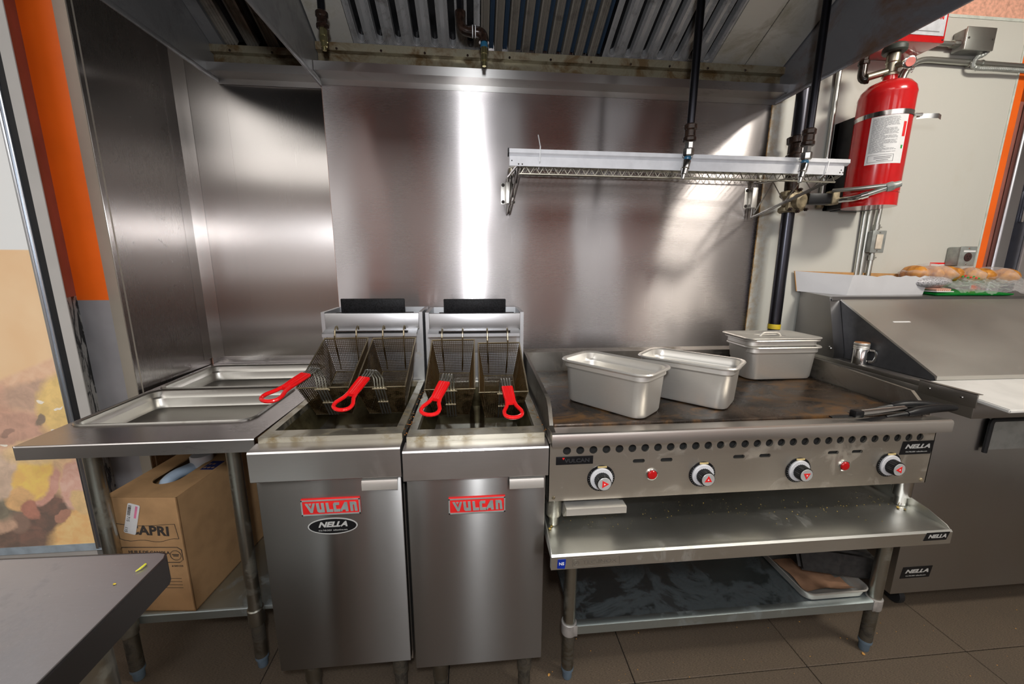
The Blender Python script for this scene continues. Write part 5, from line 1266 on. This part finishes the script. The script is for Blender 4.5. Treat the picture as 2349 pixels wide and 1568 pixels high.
# ------------------------------------------------------------------ what lies on top of the prep refrigerator
t = thing('card_tray', 'open white cardboard tray with a torn front edge, on the prep refrigerator', 'box', (2.1, -.08, 1.262))
bm = B(); fl, fr_, brr, bl = (1.915, -.150, 1.2575), (2.325, -.135, 1.2585), (2.40, -.022, 1.2685), (1.770, -.022, 1.2685)
ftl, ftr, btr, btl = (1.922, -.160, 1.350), (2.330, -.146, 1.346), (2.41, -.014, 1.352), (1.752, -.014, 1.366)
def slab(p, q, r, s, off, name, mat, lab=None):
    b2 = B(); o = Vector(off); ps = [Vector(x) for x in (p, q, r, s)]
    hexa(b2, [x for x in ps] + [x + o for x in ps]); part(name, b2, mat, t, label=lab)
bm = B(); n = 16; lo = []; hi = []
random.seed(12)
for i in range(n + 1):
    u = i / n; a = Vector(fl).lerp(Vector(fr_), u); b2 = Vector(ftl).lerp(Vector(ftr), u) + Vector((0, 0, random.uniform(-.003, .003) - (.006 if i in (5, 9, 10, 14) else 0)))
    lo.append(a); hi.append(b2)
vs = [bm.verts.new(p) for p in lo + hi[::-1]]; ws = [bm.verts.new(p + Vector((0, .003, 0))) for p in lo + hi[::-1]]
bm.faces.new(vs); bm.faces.new(ws)
for i in range(len(vs)): bm.faces.new((vs[i], vs[(i + 1) % len(vs)], ws[(i + 1) % len(vs)], ws[i]))
part('front_wall', bm, WHITE_CARD, t, label='white torn-edged wall')
slab(fl, bl, btl, ftl, (.003, .003, 0), 'side_wall', WHITE_CARD); slab(bl, brr, btr, btl, (0, -.003, 0), 'back_wall', BROWN_CARD_IN, 'brown inner back wall'); slab(fr_, brr, btr, ftr, (-.003, 0, 0), 'side_wall', WHITE_CARD)
slab(fl, fr_, brr, bl, (0, 0, .003), 'base', BROWN_CARD_IN)
bm = B(); hexa(bm, [(2.345, -.178, 1.2565), (2.735, -.185, 1.2565), (2.735, -.040, 1.268), (2.345, -.040, 1.268), (2.335, -.186, 1.266), (2.745, -.193, 1.266), (2.738, -.036, 1.278), (2.338, -.036, 1.278)])
bmesh.ops.bevel(bm, geom=bm.edges[:], offset=.004, segments=2, affect='EDGES'); solo('serving_tray', bm, GREEN_TRAY, 'bright green plastic tray under the bread, on the prep refrigerator', 'tray', (2.52, -.11, 1.264))
def lumps(bm, c, rx, ry, rz, seed, amp=.12, sub=3):
    random.seed(seed); r = bmesh.ops.create_icosphere(bm, subdivisions=sub, radius=1.0); ph = [random.uniform(0, 6) for _ in range(6)]
    for v in r['verts']:
        p = v.co; k = 1 + amp * (math.sin(p.x * 5 + ph[0]) * math.cos(p.z * 4 + ph[1]) + .6 * math.sin(p.y * 7 + ph[2] + p.x * 3) + .4 * math.sin(p.z * 11 + ph[3] + p.x * 6))
        v.co = Vector((c[0] + p.x * rx * k, c[1] + p.y * ry * k, c[2] + p.z * rz * k))
def bread_bag(label, c, rx, ry, rz, buns, seed, extra=None):
    t = thing('bread_bag', label, 'bread', (c[0], c[1], c[2] - rz))
    for i in range(buns):
        bm = B(); x = c[0] + rx * (-.62 + 1.24 * i / max(1, buns - 1)); lumps(bm, (x, c[1], c[2] + .12 * rz), rx * .98 / buns, ry * .82, rz * .78, seed + i, .03); part('bun', bm, BREAD, t)
    bm = B(); lumps(bm, c, rx * 1.05, ry * 1.05, rz * 1.04, seed + 40, .07, 4); part('plastic_bag', bm, WRAP, t, label='clear shiny bread bag')
    if extra: extra(t)
    return t
def printed(t):
    random.seed(5)
    for i in range(7):
        bm = B(); x = 2.51 + i * .012; z = 1.335 + .004 * math.sin(i * 2) - i * .001
        lathe(bm, [(.0042, 0), (.0036, .0015)], 6, to_axis((x, -.142 - .002 * i, z + .010), (-.1, -1, .2))); part('bag_print', bm, RED_FLAT if i % 2 else GREEN_TRAY, t)
def silver_end(t):
    bm = B(); lumps(bm, (2.362, -.112, 1.318), .112, .066, .030, 77, .03, 3); part('printed_band', bm, plain('grey_printed_band', (0.46, 0.45, 0.47), 0.35, var=0.25, scale=200), t, label='grey patterned band along the bag')
bread_bag('bag of long golden buns with a grey patterned band, left end of the bread row', (2.395, -.088, 1.352), .125, .072, .048, 3, 11, silver_end)
bread_bag('bag of golden buns with red and green print, middle of the bread row', (2.575, -.085, 1.345), .095, .068, .048, 2, 21, printed)
bread_bag('bag of golden buns farthest right on the prep refrigerator', (2.755, -.085, 1.340), .105, .066, .048, 2, 31)
t = thing('sausage_pack', 'flat pack of pale pink sausages beside the card tray, on the green tray', 'food pack', (2.39, -.155, 1.27))
bm = B(); box(bm, 2.340, 2.430, -.180, -.110, 1.2735, 1.278, bev=.001); part('pack_base', bm, WHITE_PRINT, t)
for i in range(7):
    bm = B(); tube(bm, [(2.347 + i * .011, -.176, 1.2835), (2.347 + i * .011, -.145, 1.287), (2.347 + i * .011, -.115, 1.290)], .0052, 10); part('sausage', bm, plain('pink_sausage', (0.72, 0.40, 0.30), 0.35, var=0.04), t)
bm = B(); random.seed(8); G = {}; nx, ny = 44, 14
for i in range(nx + 1):
    for j in range(ny + 1):
        u, v = i / nx, j / ny
        x = 2.44 + u * .42 + .006 * math.sin(v * 9); y = -.215 + v * .135
        env = math.sin(min(1, v * 1.15) * PI * .5) * (.5 + .5 * math.sin(min(1, u * 3.5) * PI / 2))
        z = 1.274 + .056 * env + .010 * math.sin(u * 23 + v * 8) * math.cos(v * 17 + u * 9) + random.uniform(-.004, .004)
        G[i, j] = bm.verts.new((x, y, max(1.262 if v < .2 else 1.280, z)))
for i in range(nx):
    for j in range(ny): bm.faces.new((G[i, j], G[i + 1, j], G[i + 1, j + 1], G[i, j + 1]))
solo('plastic_wrap', bm, WRAP, 'loose crumpled clear plastic wrap spilling over the front of the bread', 'plastic wrap', (2.57, -.15, 1.27), angle=25)

# ------------------------------------------------------------------ left work table with the sunken steel pans
t = thing('work_table', 'steel work table in the corner left of the fryers, two pans on its top', 'table', (-.75, -.3, 0))
TZ = .9025
bm = B()
xl = lambda y: -1.046 + (y + .724) / .896 * -.040
xr = lambda y: -.432 + (y + .724) / .896 * .020
def slab4(y0, y1, a0, a1, b0, b1):
    hexa(bm, [(a0, y0, TZ - .004), (b0, y0, TZ - .004), (b1, y1, TZ - .004), (a1, y1, TZ - .004), (a0, y0, TZ), (b0, y0, TZ), (b1, y1, TZ), (a1, y1, TZ)])
Y1, Y2, Y3, Y4 = -.585, -.255, -.220, .118
slab4(-.724, Y1, xl(-.724), xl(Y1), xr(-.724), xr(Y1)); slab4(Y2, Y3, xl(Y2), xl(Y3), xr(Y2), xr(Y3)); slab4(Y4, .172, xl(Y4), xl(.172), xr(Y4), xr(.172))
for y0, y1, a, b2 in ((Y1, Y2, -1.032, -.518), (Y3, Y4, -1.045, -.535)):
    slab4(y0, y1, xl(y0), xl(y1), a, a); slab4(y0, y1, b2, b2, xr(y0), xr(y1))
part('table_top', bm, TABLE_STEEL, t)
bm = B(); prism(bm, [(-.720, TZ), (-.7245, TZ - .001), (-.7265, TZ - .004), (-.7265, .8625), (-.722, .8625), (-.722, .895), (-.715, TZ - .003)], 0, -1.046, -.432); part('front_edge', bm, LIP_STEEL, t)
bm = B(); hexa(bm, [(-1.0475, -.726, .8625), (-1.0455, -.726, .8625), (-1.0845, .17, .8625), (-1.0865, .17, .8625), (-1.0475, -.726, TZ), (-1.0455, -.726, TZ), (-1.0845, .17, TZ), (-1.0865, .17, TZ)]); part('side_edge', bm, LIP_STEEL, t)
for x, y in ((-.958, -.622), (-.562, -.612), (-1.03, .150), (-.46, .146)):
    bm = B(); cyl(bm, (x, y, .20), (x, y, TZ - .004), .0206, n=20); part('leg', bm, LEG_STEEL, t)
    bm = B(); cyl(bm, (x, y, .045), (x, y, .20), .0206, n=20); lg = part('lower_leg', bm, LEG_DIRTY_SHADED, t, label='grimy lower leg')
    bm = B(); lathe(bm, [(.014, 0), (.016, .004), (.017, .034), (.021, .036), (.021, .046)], 18, Matrix.Translation((x, y, 0))); part('foot', bm, FOOT, lg)
    bm = B(); lathe(bm, [(.0235, .178), (.0250, .182), (.0250, .236), (.0215, .239)], 20, Matrix.Translation((x, y, 0))); part('leg_collar', bm, LEG_STEEL, t)
bm = B(); box(bm, -.990, -.500, -.600, .09, .215, .232, bev=.002); prism(bm, [(-.600, .2325), (-.604, .231), (-.606, .228), (-.606, .200), (-.601, .200), (-.600, .22)], 0, -.938, -.582); part('undershelf', bm, GALV, t)
pan('long shallow steel pan at the front of the corner table', .534, .352, .070, (-.775, -.420, .8385), R(0.6), TABLE_PAN)
pan('long shallow steel pan at the back of the corner table, partly behind a fryer basket', .530, .358, .070, (-.790, -.051, .8385), R(0.8), TABLE_PAN)

# ------------------------------------------------------------------ oil carton under the table
CW, CD, CH = .232, .40, .425
t = thing('oil_carton', 'brown cardboard cooking oil carton on the undershelf, jug handle showing in its top', 'carton', (-.855, -.395, .2325), R(-5))
M = MW[t.name]; inv = lambda p: p
hx, hy = CW / 2, CD / 2
def cpart(name, bm, mat, parent=None, **k): return part(name, bm, mat, parent or t, world=False, **k)
bm = B(); th = .004
for a in ((-hx, hx, -hy, -hy + th), (-hx, hx, hy - th, hy), (-hx, -hx + th, -hy, hy), (hx - th, hx, -hy, hy)): box(bm, a[0], a[1], a[2], a[3], 0, CH)
box(bm, -hx, hx, -hy, hy, 0, .004); body = cpart('carton_body', bm, KRAFT)
bm = B(); lp = [(u, v) for u, v in rrect(.046, .118, .045, 8)]
hole_cell(bm, -hx, hx, -hy + .0, hy - .0, [(u - .005, v - .005) for u, v in lp], lambda u, v, w: (u, v, CH + .001 - w), .005)
cpart('top_flap', bm, KRAFT)
bm = B(); box(bm, -hx - .001, -.01, hy - .10, hy - .012, CH + .001, CH + .0045); cpart('rear_flap', bm, KRAFT)
bm = B(); box(bm, .045, hx + .001, hy - .10, hy - .012, CH + .001, CH + .0045); cpart('rear_flap', bm, KRAFT)
BLUE_PRINT = plain('dark_blue_print', (0.02, 0.03, 0.14), 0.6)
bm = B(); tube(bm, [(-.064 + .025 * math.cos(2 * PI * i / 24), hy - .062 + .020 * math.sin(2 * PI * i / 24), CH + .005) for i in range(24)], .0012, 4, closed=True); box(bm, -.078, -.050, hy - .066, hy - .058, CH + .0045, CH + .0052); cpart('flap_stamp', bm, BLUE_PRINT)
bm = B(); box(bm, .060, .105, -.028, .035, CH + .001, CH + .002); bs = cpart('blue_label', bm, BLUE_PRINT)
for i in range(5):
    bm = B(); x, y = .068 + (i % 3) * .014, -.014 + (i // 3) * .026; pts = [(x + (.006 if k % 2 else .0026) * math.cos(PI * k / 5), y + (.006 if k % 2 else .0026) * math.sin(PI * k / 5)) for k in range(10)]
    prism(bm, pts, 2, CH + .002, CH + .0026); part('star', bm, KRAFT, bs, world=False)
FY = -hy - .0008
def front(x, z): return M @ Matrix.Translation((x, FY, z)) @ FRONT
letters('CAPRI', .046, front(.010, .306) @ Matrix.Rotation(R(-3), 4, 'Z'), DARK_PRINT, body, 'brand_lettering', bold=.0016, squash=1.0, extrude=.0003, spacing=1.05)
bm = B()
top = [(-.072 + .19 * i / 12, .334 - .006 * math.sin(i / 12 * PI * 1.3) - .008 * i / 12) for i in range(13)]; bot = [(x + .006, z - .056 - .004 * math.sin(i)) for i, (x, z) in enumerate(top)]
for L in (top, bot, [top[0], bot[0]], [top[-1], bot[-1]]): tube(bm, [(x - .022, FY, z) for x, z in L], .0007, 4)
part('brand_banner', bm, DARK_PRINT, body, world=False)
letters('HUILE DE CANOLA', .0155, front(-.003, .2265) @ Matrix.Rotation(R(-1.5), 4, 'Z'), DARK_PRINT, body, 'oil_lettering', bold=.0003, extrude=.0003)
bm = B(); oc = [(-.098, .236), (-.088, .246), (.092, .246), (.104, .236), (.104, .200), (.092, .190), (-.088, .190), (-.098, .200)]
tube(bm, [(x, FY, z) for x, z in oc], .0009, 4, closed=True); tube(bm, [(.082 + .0175 * math.cos(2 * PI * i / 24), FY, .216 + .0175 * math.sin(2 * PI * i / 24)) for i in range(24)], .0008, 4, closed=True)
box(bm, .071, .093, FY - .0004, FY, .2175, .2205); box(bm, .074, .091, FY - .0004, FY, .2125, .2155)
part('oil_frame', bm, DARK_PRINT, body, world=False)
letters('# 5001525', .0085, front(.082, .176), DARK_PRINT, body, 'carton_code', extrude=.0003)
bm = B()
for z in (.128, .116, .104, .092): box(bm, .03, .088, FY - .0004, FY, z, z + .0012)
part('print_lines', bm, DARK_PRINT, body, world=False)
LM = Matrix.Translation((-.036, FY - .001, .350)) @ Matrix.Rotation(R(17), 4, 'Y')
bm = B(); prism(bm, [(-.019 + u, v) for u, v in rrect(.019, .055, .005, 4)], 1, -.0006, .0006); bm.transform(LM @ Matrix.Translation((.019, 0, 0))); pl = part('price_label', bm, WHITE_PRINT, body, world=False, label='white price label with a pink bar')
bm = B(); random.seed(2); z = .048
while z > .012:
    h = random.choice((.0008, .0014, .0022)); box(bm, -.016, -.0065, -.0010, -.0006, z - h, z); z -= h + random.choice((.0008, .0014))
bm.transform(LM); part('barcode', bm, DARK_PRINT, body, world=False)
bm = B(); box(bm, .006, .013, -.0010, -.0006, .006, .050); bm.transform(LM); part('pink_bar', bm, plain('pink_bar', (0.85, 0.25, 0.42), 0.5), body, world=False)
letters('715', .013, M @ LM @ Matrix.Translation((-.0105, -.0008, -.002)) @ FRONT @ Matrix.Rotation(R(-90), 4, 'Z'), DARK_PRINT, body, 'label_number', extrude=.0002)
letters('115', .013, M @ LM @ Matrix.Translation((-.0125, -.0008, -.042)) @ FRONT @ Matrix.Rotation(R(-90), 4, 'Z'), DARK_PRINT, body, 'label_number', extrude=.0002)
t = thing('oil_jug', 'bluish white plastic oil jug with a white cap, standing inside the carton', 'jug', (-.855, -.395, .238), R(-5))
bm = B(); loft(bm, [[(u, v, z) for u, v in rrect(lx, ly, r, 6)] for lx, ly, z, r in ((.100, .165, 0, .03), (.104, .17, .01, .03), (.104, .17, .33, .03), (.09, .15, .355, .04), (.05, .12, .375, .04))]); part('jug_body', bm, JUG, t, world=False)
bm = B(); tube(bm, [(-.010, -.115, .350), (-.010, -.10, .395)] + arc((-.010, -.09, .408), (-.010, -.07, .415), (-.008, -.045, .414), 4) + [(-.004, .01, .408), (.0, .035, .390), (0, .045, .36)], [.018, .019, .019, .019, .019, .019, .019, .018, .018, .018], 12); part('jug_handle', bm, JUG, t, world=False)
bm = B(); lathe(bm, [(.030, .36), (.030, .405)], 24, Matrix.Translation((.012, .045, 0))); part('jug_neck', bm, JUG, t, world=False)
bm = B(); lathe(bm, [(.034, .405), (.036, .408), (.0355, .414), (.036, .416), (.036, .440), (.033, .444), (.004, .4435)], 28, Matrix.Translation((.012, .045, 0))); part('jug_cap', bm, WHITE_CARD, t, world=False, label='white screw cap')
bm = B(); box(bm, -.955, -.62, -.155, .05, .2325, .690, bev=.002); solo('rear_carton', bm, plain('orange_brown_card', (0.42, 0.20, 0.07), 0.75, var=0.06, spec=0.2), 'plain orange-brown carton at the back of the undershelf', 'carton', (-.78, -.05, .2325))

# ------------------------------------------------------------------ table in the near left corner
t = thing('prep_table', 'scratched steel table top reaching into the lower left corner, nearest the camera', 'table', (-.7, -1.45, 0))
FZ = .890
bm = B(); prism(bm, [(-1.40, -1.142), (-.362, -1.168), (-.348, -1.172), (-.342, -1.184), (-.322, -1.80), (-1.40, -1.80)], 2, FZ - .004, FZ)
part('table_top', bm, steel('scratched_table_top', (0.64, 0.63, 0.66), 0.46, smudge=0.2, grime=0.55, gcut=0.52, grime_col=(0.16, 0.14, 0.135), gscale=4, brush=(3, 30, 30), scratch=0.5), t)
bm = B(); path = [(-1.40, -1.142), (-.362, -1.168), (-.348, -1.172), (-.342, -1.184), (-.322, -1.80)]
sheet(bm, path, 2, .838, FZ + .0005, -.0022); part('table_edge', bm, steel('dark_table_edge', (0.17, 0.16, 0.155), 0.34, grime=0.4), t)
for x, y in ((-.392, -1.288), (-.40, -1.74), (-1.30, -1.74), (-1.30, -1.24)):
    bm = B(); cyl(bm, (x, y, .045), (x, y, FZ - .004), .0295, n=24); part('leg', bm, LEG_STEEL, t)
    bm = B(); lathe(bm, [(.014, 0), (.016, .004), (.017, .034), (.021, .036), (.021, .046)], 18, Matrix.Translation((x, y, 0))); part('foot', bm, FOOT, t)
bm = B(); box(bm, -1.38, -.44, -1.76, -1.25, .25, .27); part('undershelf', bm, GALV, t)

# ------------------------------------------------------------------ crumbs and scraps
def scrap(bm, p, s, seed):
    random.seed(seed); r = bmesh.ops.create_icosphere(bm, subdivisions=1, radius=s)
    for v in r['verts']: v.co = Vector((p[0] + v.co.x * random.uniform(.6, 1.6), p[1] + v.co.y * random.uniform(.6, 1.4), p[2] + (v.co.z + s) * .5 * random.uniform(.7, 1.1)))
bm = B(); random.seed(31)
pts = [(1.594, -.767), (.436, -.738), (.45, -.728), (1.569, -.700), (1.591, -.706), (1.393, -.757), (2.30, -.629), (.671, -.777)] + [(random.uniform(.5, 2.6), random.uniform(-.93, -.50)) for _ in range(70)]
for i, p in enumerate(pts): scrap(bm, (p[0], p[1], .0), .0055 if i < 2 else random.uniform(.001, .0024), i)
solo('floor_crumbs', bm, plain('food_crumbs', (0.55, 0.28, 0.07), 0.7, var=0.3, scale=90), 'orange food crumbs scattered over the dark floor tiles', 'crumbs', (1.5, -.75, 0))['kind'] = 'stuff'
bm = B(); random.seed(32)
pts = [(1.568, -.797), (1.582, -.805), (1.575, -.79), (.412, -.80), (.42, -.79)] + [(random.uniform(.45, 1.58), min(-.70, random.gauss(-.76, .035))) for _ in range(160)]
for i, p in enumerate(pts): scrap(bm, (p[0], max(-.89, p[1]), .6145), .0045 if i < 5 else random.uniform(.0006, .0016), i)
solo('shelf_crumbs', bm, plain('yellow_crumbs', (0.60, 0.42, 0.10), 0.7, var=0.3, scale=90), 'yellow crumbs on the stand deck below the griddle', 'crumbs', (1.0, -.78, .6145))['kind'] = 'stuff'
bm = B(); random.seed(33)
for i in range(46): scrap(bm, (random.gauss(-.002, .006), random.uniform(-.78, -.35), .9205), random.uniform(.0008, .0026), i)
for i in range(22): scrap(bm, (.392 + random.gauss(0, .004), random.uniform(-.80, -.5), .9205), random.uniform(.0008, .0026), i + 70)
solo('fryer_crumbs', bm, plain('fried_crumbs', (0.42, 0.16, 0.03), 0.6, var=0.3, scale=90), 'brown fried crumbs along the fryer rims', 'crumbs', (0, -.6, .92))['kind'] = 'stuff'
bm = B(); tube(bm, [(-.3640, -1.196, FZ + .0015), (-.3605, -1.200, FZ + .003), (-.3620, -1.209, FZ + .0025), (-.3655, -1.214, FZ + .0015)], [.0008, .0018, .0018, .0008], 6); solo('lettuce_shred', bm, plain('yellow_green_shred', (0.62, 0.60, 0.06), 0.5), 'yellow-green shred on the near table edge', 'food scrap', (-.365, -1.2, FZ))
bm = B(); scrap(bm, (-.378, -1.238, FZ), .0022, 5); solo('corn_crumb', bm, YELLOW_TAPE, 'tiny yellow crumb on the near table top', 'food scrap', (-.378, -1.238, FZ))
